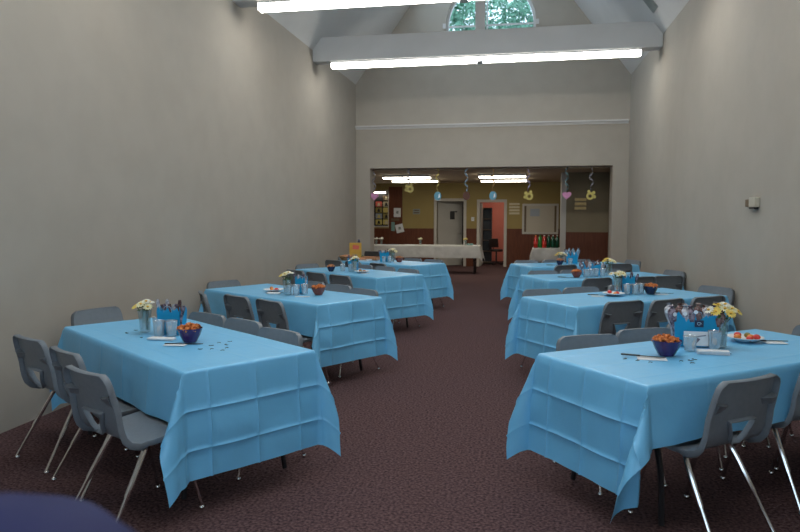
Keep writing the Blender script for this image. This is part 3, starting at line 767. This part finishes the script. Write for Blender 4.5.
# ------------------------------------------------------------------ small things on the tables
ZT = TZ + .0065
def vase_mesh(h=.15, r0=.032, r1=.045):
    return MB().lathe([(.001, .004), (r0, .004), (r0 + .002, .02), (r0 + .004, h * .5), (r1, h), (r1 - .004, h), (r0, h * .5), (r0 - .003, .014), (.001, .012)], 20)
def vase(k, lx, ly, n, yellow, spread=.075, h=.15, up=.075):
    p = place(k, lx, ly, ZT)
    t = thing('glass_vase', 'clear glass vase holding daisies on the ' + WORD[k], 'vase', p, 0, 'glass vases of daisies')
    vase_mesh(h).build('vase_body', M['glass'], t)
    MB().lathe([(.001, .013), (.029, .013), (.033, h * .45), (.001, h * .45)], 16).build('water', M['cup'], t)
    for i in range(n):
        a = i * 2.4 + random.uniform(-.3, .3); q = math.sqrt((i + .5) / n)
        hx, hy = spread * q * math.cos(a), spread * q * math.sin(a) * .9
        hz = h + up - .035 * q * q + random.uniform(-.012, .012)
        f = thing('daisy', 'white and yellow daisy in the vase on the ' + WORD[k], 'flower', p, 0, 'daisies in the vase on the ' + WORD[k])
        MB().tube([(hx * -.12, hy * -.12, .02), (hx * .2, hy * .2, h * .8), (hx * .8, hy * .8, hz - .02), (hx, hy, hz)], .0022, 5).build('stem', M['stem'], f)
        col = M['petal_yellow'] if (i % 3 == 1 and yellow) else (M['petal_cream'] if i % 3 == 2 else M['petal_white'])
        tilt = Matrix.Rotation(-hy * 7 + .35, 3, 'X') @ Matrix.Rotation(hx * 7, 3, 'Y')
        pm = MB(); R0 = random.uniform(.032, .040)
        for e in range(12):
            b = 2 * PI * e / 12
            d = Vector((math.cos(b), math.sin(b), 0)); s = Vector((-math.sin(b), math.cos(b), 0))
            vs = [d * .005, d * R0 * .6 + s * R0 * .22 + Vector((0, 0, .006)), d * R0 + Vector((0, 0, .001)), d * R0 * .6 - s * R0 * .22 + Vector((0, 0, .006)),
                  d * .005 - Vector((0, 0, .002)), d * R0 * .6 - Vector((0, 0, .0))]
            vs = [tilt @ v + Vector((hx, hy, hz)) for v in vs]
            pm.add(vs, [(0, 1, 2, 3), (4, 3, 5), (4, 5, 1), (5, 2, 1), (5, 3, 2)])
        pm.build('petals', col, f, smooth=0)
        MB().ball(Vector((hx, hy, hz)) + tilt @ Vector((0, 0, .006)), .009, 8, 5, (1, 1, .6)).build('flower_eye', M['flower_eye'], f)
    lm = MB()
    for i in range(14):
        a = i * 2.1; q = spread * random.uniform(.3, .75); z = h + random.uniform(-.005, .035)
        c = Vector((q * math.cos(a), q * math.sin(a), z)); d = Vector((math.cos(a), math.sin(a), random.uniform(-.6, .3))).normalized(); s = d.cross(Vector((0, 0, 1))).normalized()
        lm.add([c - d * .02, c + s * .012, c + d * .028, c - s * .012, c + Vector((0, 0, .006))], [(0, 1, 4), (1, 2, 4), (2, 3, 4), (3, 0, 4), (0, 3, 2, 1)])
    lm.tube([(0, 0, .02), (.004, 0, h)], [.016, .024], 7)
    tag(lm.build('foliage', M['stem'], None, smooth=0), 'dark green leaves and stems in the vase on the ' + WORD[k], 'leaves').location = p
def cup(k, lx, ly, word, h=.10):
    p = place(k, lx, ly, ZT)
    t = thing('plastic_cup', '%s clear plastic cup on the %s' % (word, WORD[k]), 'cup', p, 0, 'clear plastic cups')
    MB().lathe([(.001, .002), (.028, .002), (.030, .004), (.038, h), (.0365, h), (.029, .006), (.001, .005)], 18).build('cup_body', M['cup'], t)
    MB().lathe([(.038, h - .003), (.0405, h), (.038, h + .003), (.0362, h)], 18).build('rim', M['cup'], t)
def bowl(k, lx, ly, m, word, r=.075, h=.085, snack='snack', what='orange snacks'):
    p = place(k, lx, ly, ZT)
    t = thing('snack_bowl', '%s bowl on the %s' % (word, WORD[k]), 'bowl', p, 0, 'bowls of snacks')
    MB().lathe([(.001, .002), (r * .50, .002), (r * .55, .008), (r * .80, h * .5), (r, h), (r * .95, h), (r * .75, h * .5), (r * .5, .012), (.001, .010)], 24).build('bowl_body', m, t)
    s = MB()
    for i in range(46):
        a = random.uniform(0, 6.28); q = r * .86 * math.sqrt(random.random())
        z = h * .86 + (1 - (q / r) ** 2) * .028 + random.uniform(-.008, .008)
        o = len(s.v)
        s.tube([(-.014, 0, 0), (0, .004, .003), (.014, 0, 0)], [.006, .009, .006], 6)
        M_ = Matrix.Rotation(random.uniform(0, 6.28), 3, 'Z') @ Matrix.Rotation(random.uniform(-.8, .8), 3, 'Y')
        for e in range(o, len(s.v)):
            v = M_ @ Vector(s.v[e]); s.v[e] = (v.x + q * math.cos(a), v.y + q * math.sin(a), v.z + z)
    o = s.build('snacks', M[snack]); o.location = p
    tag(o, '%s piled in the bowl on the %s' % (what, WORD[k]), 'snacks', None, 'stuff')
def napkin(k, lx, ly, rz, label, w=.13, d=.075, n=3):
    p = place(k, lx, ly, ZT)
    t = MB()
    for i in range(n):
        t.box((random.uniform(-.003, .003), random.uniform(-.003, .003), .0025 + i * .0042), (w, d, .0036), Matrix.Rotation(random.uniform(-.05, .05), 3, 'Z'))
    o = t.build('paper_napkin', M['napkin'], smooth=0, bevel=.001); o.location = p; o.rotation_euler = (0, 0, rz)
    tag(o, label, 'napkin', 'white paper napkins')
def knife(k, lx, ly, rz, label, z=0.0):
    p = place(k, lx, ly, ZT + z)
    t = thing('table_knife', label, 'knife', p, rz, 'black knives')
    MB().prism([(-.11, -.007), (-.10, -.009), (-.01, -.007), (-.01, .007), (-.10, .009), (-.11, .007)], 'z', .001, .009).build('handle', M['black'], t, bevel=.002)
    MB().prism([(-.01, -.007), (.085, -.010), (.115, -.003), (.118, .004), (-.01, .007)], 'z', .003, .006).build('blade', M['black'], t)
def plate(k, lx, ly, label, foods):
    p = place(k, lx, ly, ZT)
    t = thing('food_plate', label, 'plate', p, 0, 'white plates of food')
    MB().lathe([(.001, .003), (.055, .003), (.060, .006), (.098, .024), (.105, .027), (.104, .030), (.096, .028), (.058, .011), (.001, .008)], 28).build('plate_body', M['plate'], t)
    for i, (m, word) in enumerate(foods):
        a = i * 2.39; q = .022 + .012 * (i % 3)
        c = (q * math.cos(a) * 1.4, q * math.sin(a) * 1.4, .026 + .008 * (i % 2))
        o = MB().ball((0, 0, 0), .021, 9, 6, (1.1, .9, .8)).build('food_piece', M[m]); o.location = (p[0] + c[0], p[1] + c[1], p[2] + c[2]); o.rotation_euler = (0, 0, a)
        tag(o, '%s on the white plate on the %s' % (word, WORD[k]), 'food', 'food on the plate on the ' + WORD[k])
def gift_bag(k, lx, ly, rz, w=.20, d=.10, h=.16, card=True, motif=False, n=9, mats=('wrap_dark', 'wrap_brown', 'wrap_silver'), style='bundle', lean=0.0):
    p = place(k, lx, ly, ZT); x, y, a = TABLES[k]
    t = thing('gift_bag', 'blue paper gift bag stuffed with small wrapped favours on the ' + WORD[k], 'bag', p, rz, 'blue gift bags')
    b = MB(); n2 = 10
    # jagged-top paper sides, open at the top, inside face too
    def ring(z, g, jag=False):
        pts = []
        for (ax, ay, bx, by) in ((-1, -1, 1, -1), (1, -1, 1, 1), (1, 1, -1, 1), (-1, 1, -1, -1)):
            for i in range(n2):
                q = i / n2; zz = z + ((.022 if i % 2 else 0) + .012 * math.sin(i * 1.7) if jag else 0)
                pts.append(Vector(((ax + (bx - ax) * q) * w / 2 * g, (ay + (by - ay) * q) * d / 2 * g, zz)))
        return pts
    r = [ring(0.002, .94), ring(h * .5, .97), ring(h, 1.03, True)]
    m = len(r[0]); vs = [v for q in r for v in q]
    fs = [(i * m + j, i * m + (j + 1) % m, (i + 1) * m + (j + 1) % m, (i + 1) * m + j) for i in range(2) for j in range(m)] + [tuple(range(m))[::-1]]
    b.add(vs, fs); bo_ = b.build('bag_body', M['bag'], t, smooth=0)
    so = bo_.modifiers.new('thick', 'SOLIDIFY'); so.thickness = .002; so.offset = -1
    for s in (-1, 1):
        hd = [(-.03, s * d / 2 * .99, h * .97), (-.025, s * d / 2 * 1.1, h + .035), (.025, s * d / 2 * 1.1, h + .035), (.03, s * d / 2 * .99, h * .97)]
        MB().tube(arc_pts(hd, .02, 4), .0025, 6).build('handle', M['rib_blue'], t)
    if card:
        MB().box((.01, -d / 2 - .007, .052), (w * .66, .003, .085)).build('card', M['card'], t, smooth=0)
        MB().prism([(-.03, .03), (.0, .025), (.02, .05), (.0, .06), (-.02, .045)], 'y', -d / 2 - .0105, -d / 2 - .0085).build('card_print', M['wrap_dark'], t, smooth=0)
        MB().prism([(.0, .062), (.05, .070), (.05, .076), (.0, .068)], 'y', -d / 2 - .0105, -d / 2 - .0085).build('card_print', M['rib_grey'], t, smooth=0)
    if motif:
        MB().box((.012, -d / 2 - .005, h * .80), (.048, .003, .040)).build('motif', M['navy'], t, smooth=0)
        sw = [(.012 + .0145 * math.cos(q * .55) * (1 - q * .05), -d / 2 - .0075, h * .80 + .010 * math.sin(q * .55) + (q - 6) * .0006) for q in range(13)]
        MB().tube(sw, .0016, 5).build('motif_swirl', M['pale_ink'], t)
    ca, sa = math.cos(rz), math.sin(rz)
    for i in range(n):
        ix = (i % ((n + 1) // 2)) / max(1, ((n + 1) // 2) - 1) - .5; iy = -.25 if i < (n + 1) // 2 else .28
        ox, oy = ix * w * .86, iy * d
        f = thing('wrapped_favor', 'small wrapped favour standing in the blue gift bag on the ' + WORD[k], 'party favour',
                  (p[0] + ca * ox - sa * oy, p[1] + sa * ox + ca * oy, p[2]), random.uniform(-.6, .6) if style == 'bundle' else 0, 'favours in the gift bag on the ' + WORD[k])
        tx, ty = random.uniform(-.016, .016) + ix * .05, random.uniform(-.012, .012)
        mm = M[mats[i % len(mats)]]
        if style == 'bundle':
            rr = random.uniform(.027, .036); hz = h + random.uniform(.015, .055)
            MB().tube([(0, 0, .01), (tx * .3, ty * .3, h * .6), (tx * .7, ty * .7, hz - .03), (tx, ty, hz), (tx, ty, hz + .018), (tx * 1.1, ty * 1.1, hz + .03)], [.012, .016, rr, rr * .75, .007, .017], 8).build('wrapper', mm, f, smooth=50)
            if i % 2 == 0:
                c = Vector((tx, ty - rr - .004, hz - .018))
                MB().lathe([(.001, -.001), (.012, -.001), (.012, .001), (.001, .001)], 14, c, rot=rx).build('round_tag', M['tag'], f)
        else:
            hz = h + random.uniform(.03, .075)
            MB().tube([(0, 0, .012), (tx * .4, ty * .4, h * .7), (tx, ty, hz - .02), (tx * 1.1, ty * 1.1, hz)], [.007, .009, .013, .009], 7).build('wrapper', mm, f, smooth=50)
def confetti(k, lx, ly, i):
    p = place(k, lx, ly, ZT); a = random.uniform(0, 6)
    pts = [(.018 * q * math.cos(a + q * .9) + .004 * math.sin(q * 3), .018 * q * math.sin(a + q * .9), .002) for q in (-1, -.5, 0, .5, 1)]
    o = MB().tube(pts, .0018, 5).build('confetti', M['confetti']); o.location = p
    tag(o, 'tiny dark confetti curl lying on the blue cloth of the ' + WORD[k], 'confetti', 'confetti on the ' + WORD[k])

# front left
vase('L1', -.31, -.08, 7, True, .062, .15, .06)
gift_bag('L1', -.14, .03, R(-6), .165, .085, .15, card=False, n=9, mats=('wrap_silver', 'wrap_dark', 'wrap_brown'), style='stick')
cup('L1', -.25, -.015, 'leftmost'); cup('L1', -.10, -.075, 'middle'); cup('L1', -.05, -.015, 'rightmost')
bowl('L1', .22, -.02, M['bowl_purple'], 'purple and blue plastic', .076, .088)
napkin('L1', .02, -.11, R(-2), 'folded white napkin left of the purple bowl on front left table', .165, .06)
napkin('L1', .25, -.13, R(6), 'white napkin in front of the purple bowl on front left table', .13, .06, 1)
knife('L1', .265, -.085, R(12), 'black knife in front of the purple bowl on front left table', .0)
for i, (x, y) in enumerate(((.42, .02), (.45, .09), (.36, .10), (.50, -.03), (.38, .16), (.47, -.08), (.53, .05), (-.13, -.17), (-.42, -.10), (-.36, -.19), (.58, .0))): confetti('L1', x, y, i)
# second left
plate('L2', -.16, -.07, 'white plate with red food on the second left table', (('red', 'red piece'), ('orange', 'orange piece'), ('orange', 'orange piece')))
napkin('L2', -.02, -.17, R(5), 'white napkin beside the plate on the second left table'); knife('L2', -.05, -.08, R(8), 'black knife beside the plate on the second left table')
vase('L2', .13, -.12, 5, True, .055, .15, .08)
gift_bag('L2', .13, .06, R(-4), .10, .08, .14, card=False, n=7, mats=('wrap_dark', 'wrap_silver'), style='stick')
cup('L2', .17, -.135, 'leftmost'); cup('L2', .23, -.085, 'middle'); cup('L2', .245, .01, 'rightmost')
bowl('L2', .37, .08, M['bowl_red'], 'reddish plastic', .073, .075)
napkin('L2', .39, -.13, R(10), 'white napkin in front of the reddish bowl on second left table', .14, .05, 1)
# third left
bowl('L3', -.22, -.27, M['bowl_navy'], 'dark navy plastic', .062, .07, 'snack_tan', 'brown snacks')
gift_bag('L3', -.14, .06, R(-4), .13, .08, .15, card=False, n=7, mats=('wrap_dark', 'wrap_brown'), style='stick')
cup('L3', -.16, -.11, 'left-hand'); cup('L3', -.03, -.07, 'right-hand')
vase('L3', .08, -.09, 5, False, .06, .15, .06)
plate('L3', .26, -.10, 'white plate with brownish food on the third left table', (('snack_tan', 'brown piece'), ('snack_tan', 'brown piece'), ('olive', 'olive piece')))
napkin('L3', .37, -.13, R(4), 'white napkin beside the plate on the third left table', .12, .05, 1)
# rearmost left
gift_bag('L4', .0, -.08, R(-4), .16, .08, .15, card=False, n=7, mats=('wrap_dark', 'wrap_silver'), style='stick')
cup('L4', .10, -.20, 'left-hand'); cup('L4', .17, -.14, 'right-hand')
vase('L4', .12, -.02, 6, False, .065, .16, .06)
bowl('L4', .24, .02, M['bowl_red'], 'brownish plastic', .07, .075, 'snack_tan', 'tan snacks')
p = place('L4', -.77, -.25, ZT); t = thing('wicker_basket', 'shallow brown wicker basket on the rearmost left table near the wall', 'basket', p, R(10))
MB().lathe([(.001, .002), (.10, .002), (.14, .07), (.135, .075), (.095, .012), (.001, .010)], 22).build('basket_body', M['wicker'], t)
MB().lathe([(.136, .066), (.146, .072), (.138, .08), (.130, .072), (.136, .066)], 22).build('rim', M['wicker'], t)
tag(MB().ball((0, 0, 0), .088, 14, 8, (1.2, 1, .4)).build('bread_loaf', M['snack_tan']), 'tan bread loaf in the wicker basket on rearmost left table', 'bread').location = (p[0], p[1], p[2] + .065)
p = place('L4', -.46, -.22, ZT); t = thing('white_tray', 'white tray between the basket and the blue bag on rearmost left table', 'tray', p, R(-10))
MB().prism([(-.16, -.11), (.16, -.11), (.16, .11), (-.16, .11)], 'z', .002, .010).build('tray_base', M['plate'], t, smooth=0)
MB().bb((-.17, -.12, .004), (.17, -.11, .028)).bb((-.17, .11, .004), (.17, .12, .028)).bb((-.17, -.12, .004), (-.16, .12, .028)).bb((.16, -.12, .004), (.17, .12, .028)).build('rim', M['plate'], t, smooth=0)
tag(MB().ball((0, 0, 0), .07, 12, 8, (1.6, .9, .35)).build('sandwich', M['snack_tan']), 'tan sandwich roll lying on the white tray on rearmost left table', 'sandwich').location = (p[0], p[1], p[2] + .032)
p = place('L4', -.52, .08, ZT); t = thing('pastry_box', 'low pinkish pastry box with open lid on the rearmost left table', 'box', p, R(-8))
MB().bb((-.15, -.10, .002), (.15, .10, .06)).build('box_body', M['snack_tan'], t, smooth=0, bevel=.004)
MB().box((0, .09, .10), (.30, .008, .10), Matrix.Rotation(R(-20), 3, 'X')).build('lid', M['black'], t, smooth=0)
p = place('L4', -.80, -.02, ZT); t = thing('snack_box', 'yellow snack box with a red print on the rearmost left table', 'box', p, R(8))
MB().bb((-.105, -.04, .002), (.105, .04, .30)).build('carton', M['yellow_box'], t, smooth=0, bevel=.003)
MB().prism([(-.05, .19), (.06, .18), (.07, .25), (-.04, .265)], 'y', -.043, -.040).build('print', M['red_print'], t, smooth=0)
MB().prism([(-.06, .05), (.03, .04), (.05, .10), (-.05, .11)], 'y', -.043, -.040).build('print', M['gold_sign'], t, smooth=0)
p = place('L4', -.84, .10, ZT); t = thing('soda_bottle', 'dark blue bottle behind the yellow snack box', 'bottle', p)
MB().lathe([(.001, .002), (.045, .002), (.048, .03), (.048, .25), (.02, .32), (.016, .33)], 16).build('bottle_body', M['bowl_navy'], t)
MB().lathe([(.018, .325), (.018, .355), (.001, .355)], 12).build('cap', M['poster_blue'], t)
p = place('L4', -.68, .04, ZT); tag(MB().ball((0, 0, 0), .032, 10, 6, (1, 1, 1.3)).build('pear', M['stem']), 'small green pear right of the yellow snack box', 'fruit').location = (p[0], p[1], p[2] + .040)
# front right
bowl('R1', -.335, .03, M['bowl_purple'], 'deep purple plastic', .080, .088)
napkin('R1', -.475, .0, R(-4), 'white napkin under the black knife left of the purple bowl', .15, .08, 1)
knife('R1', -.50, .045, R(-14), 'black knife on the napkin left of the purple bowl', .007)
gift_bag('R1', .04, .16, R(-2), .245, .10, .175, card=True, motif=True, n=16)
cup('R1', -.115, .06, 'left-hand', .085); cup('R1', .05, .03, 'right-hand', .105)
vase('R1', .14, .06, 14, True, .085, .17, .075)
napkin('R1', -.07, -.055, R(-4), 'thick folded white napkin in front of the blue bag on front right table', .165, .055, 5)
plate('R1', .44, .12, 'white plate piled with red fruit on the front right table', (('orange', 'orange piece'), ('red', 'red piece'), ('red', 'red piece'), ('olive', 'olive piece'), ('orange', 'orange piece'), ('red', 'red piece')))
napkin('R1', .545, .0, R(8), 'white napkin under the knife right of the fruit plate', .12, .07, 1)
knife('R1', .525, .03, R(4), 'black knife on the napkin right of the fruit plate', .007)
for i, (x, y) in enumerate(((-.38, -.10), (-.33, -.12), (-.29, -.11), (-.36, -.16), (.02, -.09), (-.55, -.05), (-.60, .06), (-.57, .0))): confetti('R1', x, y, i)
# second right
napkin('R2', -.27, .08, R(-6), 'white napkin left of the plate on second right table', .12, .07, 1); knife('R2', -.24, .09, R(-10), 'black knife on the napkin on second right table', .007)
plate('R2', -.09, .06, 'white plate with red fruit on the second right table', (('red', 'red piece'), ('red', 'red piece'), ('orange', 'orange piece')))
vase('R2', .06, .17, 7, False, .075, .16, .06)
gift_bag('R2', .22, .19, R(-2), .12, .09, .15, card=False, n=7, mats=('wrap_dark', 'wrap_brown', 'wrap_dark'), style='stick')
cup('R2', .10, .08, 'leftmost'); cup('R2', .18, .055, 'middle'); cup('R2', .26, .06, 'rightmost')
bowl('R2', .33, .0, M['bowl_navy'], 'dark navy plastic', .072, .082)
napkin('R2', .40, -.07, R(6), 'white napkin right of the navy bowl on second right table', .13, .06, 1); knife('R2', .42, -.05, R(2), 'black knife right of the navy bowl on second right table', .007)
# third right
bowl('R3', -.42, -.16, M['bowl_red'], 'reddish plastic', .068, .075); knife('R3', -.55, -.14, R(-20), 'black knife left of the reddish bowl on third right table')
gift_bag('R3', -.06, .08, R(-2), .26, .09, .13, card=False, n=11)
cup('R3', -.29, -.16, 'leftmost'); cup('R3', -.20, -.13, 'second from left'); cup('R3', -.11, -.10, 'second from right'); cup('R3', -.02, -.11, 'rightmost')
vase('R3', .10, -.06, 7, True, .075, .16, .06)
# rearmost right
bowl('R4', -.32, -.13, M['bowl_navy'], 'dark navy plastic', .065, .075, 'snack_tan', 'dark snacks'); knife('R4', -.46, -.18, R(-10), 'black knife left of the navy bowl on rearmost right table')
vase('R4', -.22, .02, 6, True, .08, .14, .04)
gift_bag('R4', .02, .10, R(0), .18, .10, .17, card=False, n=7, mats=('rib_blue', 'wrap_dark', 'rib_blue'))
cup('R4', -.14, -.14, 'small')

# ------------------------------------------------------------------ white tables in the further room
def white_table(x0, x1, y, d, label, clabel, oe, os_, seed):
    L = x1 - x0
    t = thing('folding_table', label, 'table', ((x0 + x1) / 2, y, 0), 0, 'tables under white cloths')
    MB().bb((-L / 2, -d / 2, TZ - .03), (L / 2, d / 2, TZ)).build('tabletop', M['tabletop'], t, smooth=0)
    for s in (-1, 1):
        for q in (-1, 1):
            MB().tube([(s * (L / 2 - .14), q * (d / 2 - .08), TZ - .03), (s * (L / 2 - .12), q * (d / 2 - .06), .0)], .019, 8).build('leg', M['black_metal'], t)
        MB().tube([(s * (L / 2 - .13), -d / 2 + .07, .3), (s * (L / 2 - .13), d / 2 - .07, .3)], .012, 8).build('cross_bar', M['black_metal'], t)
    c = make_cloth('tablecloth', None, L + .01, d + .01, oe, os_, TZ + .003, seed, (0, 0, 0, 0), [], [], .06, wave=2.2, kk=(.26, .26, .26, .26)).build('tablecloth', M['white_cloth'], smooth=60, fix=False)
    c.location = ((x0 + x1) / 2, y, 0)
    tag(c, clabel, 'tablecloth', 'white cloths in the far room')
white_table(-4.45, -1.05, 17.75, .75, 'long folding table with black legs under the white cloth', 'long white cloth on the table before the grey door', .36, .32, 21)
white_table(.34, .99, 16.80, .5, 'small table with the soda bottles under a white cloth', 'white cloth draped over the small soda bottle table', .22, .34, 22)
BOT = [('bottle_red', 'orange_fruit', 'red soda bottle, leftmost on the small white table'), ('bottle_green', 'g', 'bright green soda bottle beside the leftmost red one'), ('bottle_red', 'r', 'red soda bottle, middle of the row on small white table'),
       ('bottle_dark', 'd', 'dark green soda bottle right of the middle red one'), ('bottle_dark', 'd', 'dark green soda bottle second from the right'), ('bottle_dark', 'd', 'dark green soda bottle at the right end')]
for i, (m, _, lab) in enumerate(BOT):
    t = thing('soda_bottle', lab, 'bottle', (.392 + i * .1035, 16.66 + (.05 if i % 2 else 0), TZ + .006), 0, 'soda bottles on the small white table')
    MB().lathe([(.001, .001), (.047, .001), (.051, .025), (.051, .19), (.040, .24), (.015, .285), (.014, .295)], 16).build('bottle_body', M[m], t)
    MB().lathe([(.017, .288), (.017, .312), (.001, .312)], 12).build('cap', M['orange'] if i == 0 else (M['bottle_green'] if i == 1 else M['cap']), t)
    MB().lathe([(.0515, .09), (.0515, .16)], 16).build('bottle_label', M['red'] if m == 'bottle_red' else M[m], t)
def small_vase(x, y, word, col):
    p = (x, y, TZ + .006)
    t = thing('glass_vase', 'small glass vase on the long white table, ' + word, 'vase', p, 0, 'vases on the long white table')
    vase_mesh(.13, .028, .036).build('vase_body', M['glass'], t)
    for i in range(5):
        a = i * 2.4; q = .05 * math.sqrt((i + .3) / 5); h = (q * math.cos(a), q * math.sin(a), .17 + (.02 if i == 0 else 0))
        f = thing('flower', 'pale flower in the white table vase, ' + word, 'flower', p, 0, 'flowers in the white table vase, ' + word)
        MB().tube([(0, 0, .02), (h[0] * .6, h[1] * .6, .12), h], .002, 5).build('stem', M['stem'], f)
        MB().ball(h, .027, 9, 6, (1, 1, .7)).build('petals', col, f)
for x, w, c in ((-3.86, 'at the left end', M['petal_white']), (-3.72, 'second from left', M['petal_white']), (-2.64, 'third from left', M['petal_cream']), (-1.42, 'near the right end', M['petal_yellow'])):
    small_vase(x, 17.68, w, c)
def flat_sheet(x, y, w, d, rz, label, m='napkin'):
    o = MB().box((0, 0, .006), (w, d, .008)).build('paper_stack', M[m], smooth=0); o.location = (x, y, TZ + .007); o.rotation_euler = (0, 0, rz)
    tag(o, label, 'papers')
flat_sheet(-3.45, 17.65, .42, .28, R(8), 'large grey paper pile left on the long white table', 'poster_grey')
flat_sheet(-2.93, 17.62, .26, .2, R(-6), 'white paper stack beside the middle vase on long white table')
t = thing('gift_bow', 'teal ribbon bow at the right end of the long white table', 'bow', (-1.30, 17.62, TZ + .006))
for s in (-1, 1): MB().ball((s * .045, 0, .03), .03, 10, 6, (1.5, .8, .9)).build('loop', M['teal_paper'], t)
MB().ball((0, 0, .03), .016, 8, 6).build('knot', M['teal_paper'], t)
MB().bb((.07, -.03, .001), (.18, .05, .014)).build('tail', M['card'], t, smooth=0)

# ------------------------------------------------------------------ blurred dark blue thing close to the lens
bx, by, bz = -.335, .345, 1.205
t = thing('balloon', 'dark blue rounded balloon, out of focus in the bottom left corner', 'balloon', (bx, by, 0))
MB().lathe([(.003, -.20), (.02, -.17), (.07, -.11), (.115, -.03), (.125, .03), (.11, .085), (.08, .118), (.04, .137), (.001, .142)], 32, (0, 0, bz - 0.02)).build('balloon_skin', M['balloon'], t, smooth=80)
MB().tube([(0, 0, bz - .22), (.01, .005, bz - .5), (-.008, 0, .5), (0, 0, .06)], .0016, 5).build('ribbon', M['rib_blue'], t)
MB().lathe([(.001, 0), (.04, 0), (.042, .04), (.03, .06), (.001, .062)], 16).build('weight', M['navy'], t)

# ------------------------------------------------------------------ outside: lawn and trees behind the round window
slab('ground', (-30, 23.5, -.2), (30, 60, -.05), M['ground'])
slab('roof_of_far_room', (XL2 - .3, YB + TH, H2 + .12), (3.1, 23.2, H2 + .25), M['vent'])
def tree(x, y, h, label, seed):
    rnd = random.Random(seed)
    t = thing('tree', label, 'tree', (x, y, -.05), 0, 'trees behind the round window')
    MB().tube([(0, 0, 0), (.05, .03, h * .3), (-.05, 0, h * .6), (0, 0, h * .9)], [.22, .17, .12, .04], 10).build('trunk', M['bark'], t)
    lm = MB()
    blobs = [(rnd.uniform(-1.9, 1.9), rnd.uniform(-1.2, 1.2), rnd.uniform(.42, .98) * h, rnd.uniform(.6, 1.15)) for _ in range(60)]
    for bx_, by_, bz_, br in blobs:
        for _ in range(110):
            d = Vector((rnd.gauss(0, 1), rnd.gauss(0, 1), rnd.gauss(0, 1))).normalized() * br * rnd.uniform(.6, 1)
            c = Vector((bx_, by_, bz_)) + d
            u = Vector((rnd.gauss(0, 1), rnd.gauss(0, 1), rnd.gauss(0, 1))).normalized(); w = u.cross(Vector((rnd.gauss(0, 1), rnd.gauss(0, 1), rnd.gauss(0, 1)))).normalized()
            s = rnd.uniform(.07, .13)
            lm.add([c - u * s, c + w * s * .45, c + u * s, c - w * s * .45], [(0, 1, 2, 3)])
    lm.build('foliage', M['leaf'], t, smooth=0, fix=False)
tree(-2.3, 26.5, 10.5, 'leafy green tree seen through the left half of the round window', 3)
tree(.9, 27.3, 11.0, 'leafy green tree seen through the right half of the round window', 5)

tree(-.8, 30.5, 12.0, 'tall green tree behind the two nearer trees outside the round window', 9)

# ------------------------------------------------------------------ sky, camera, view
w = bpy.data.worlds.new('sky'); sc.world = w; w.use_nodes = True
bg = w.node_tree.nodes['Background']; bg.inputs['Color'].default_value = (.63, .81, 1.0, 1); bg.inputs['Strength'].default_value = 1.75

cam_d = bpy.data.cameras.new('camera'); cam = bpy.data.objects.new('camera', cam_d); COL.objects.link(cam)
cam.location = (0, 0, 1.51); cam.rotation_euler = (R(90 - 4.2611), 0, R(10.2618))
cam_d.sensor_width = 36; cam_d.lens = 661 / 800 * 36; cam_d.clip_start = .03; cam_d.clip_end = 200
cam_d.dof.use_dof = True; cam_d.dof.focus_distance = 5.0; cam_d.dof.aperture_fstop = 4.5
sc.camera = cam
sc.view_settings.view_transform = 'Standard'; sc.view_settings.look = 'None'
sc.view_settings.gamma = 1; sc.view_settings.use_curve_mapping = False
sc.view_settings.exposure = 0.80
sc.cycles.use_denoising = True
sc.cycles.max_bounces = 8; sc.cycles.diffuse_bounces = 5; sc.cycles.transparent_max_bounces = 16
sc.cycles.caustics_reflective = False; sc.cycles.caustics_refractive = False
sc.cycles.sample_clamp_indirect = 6
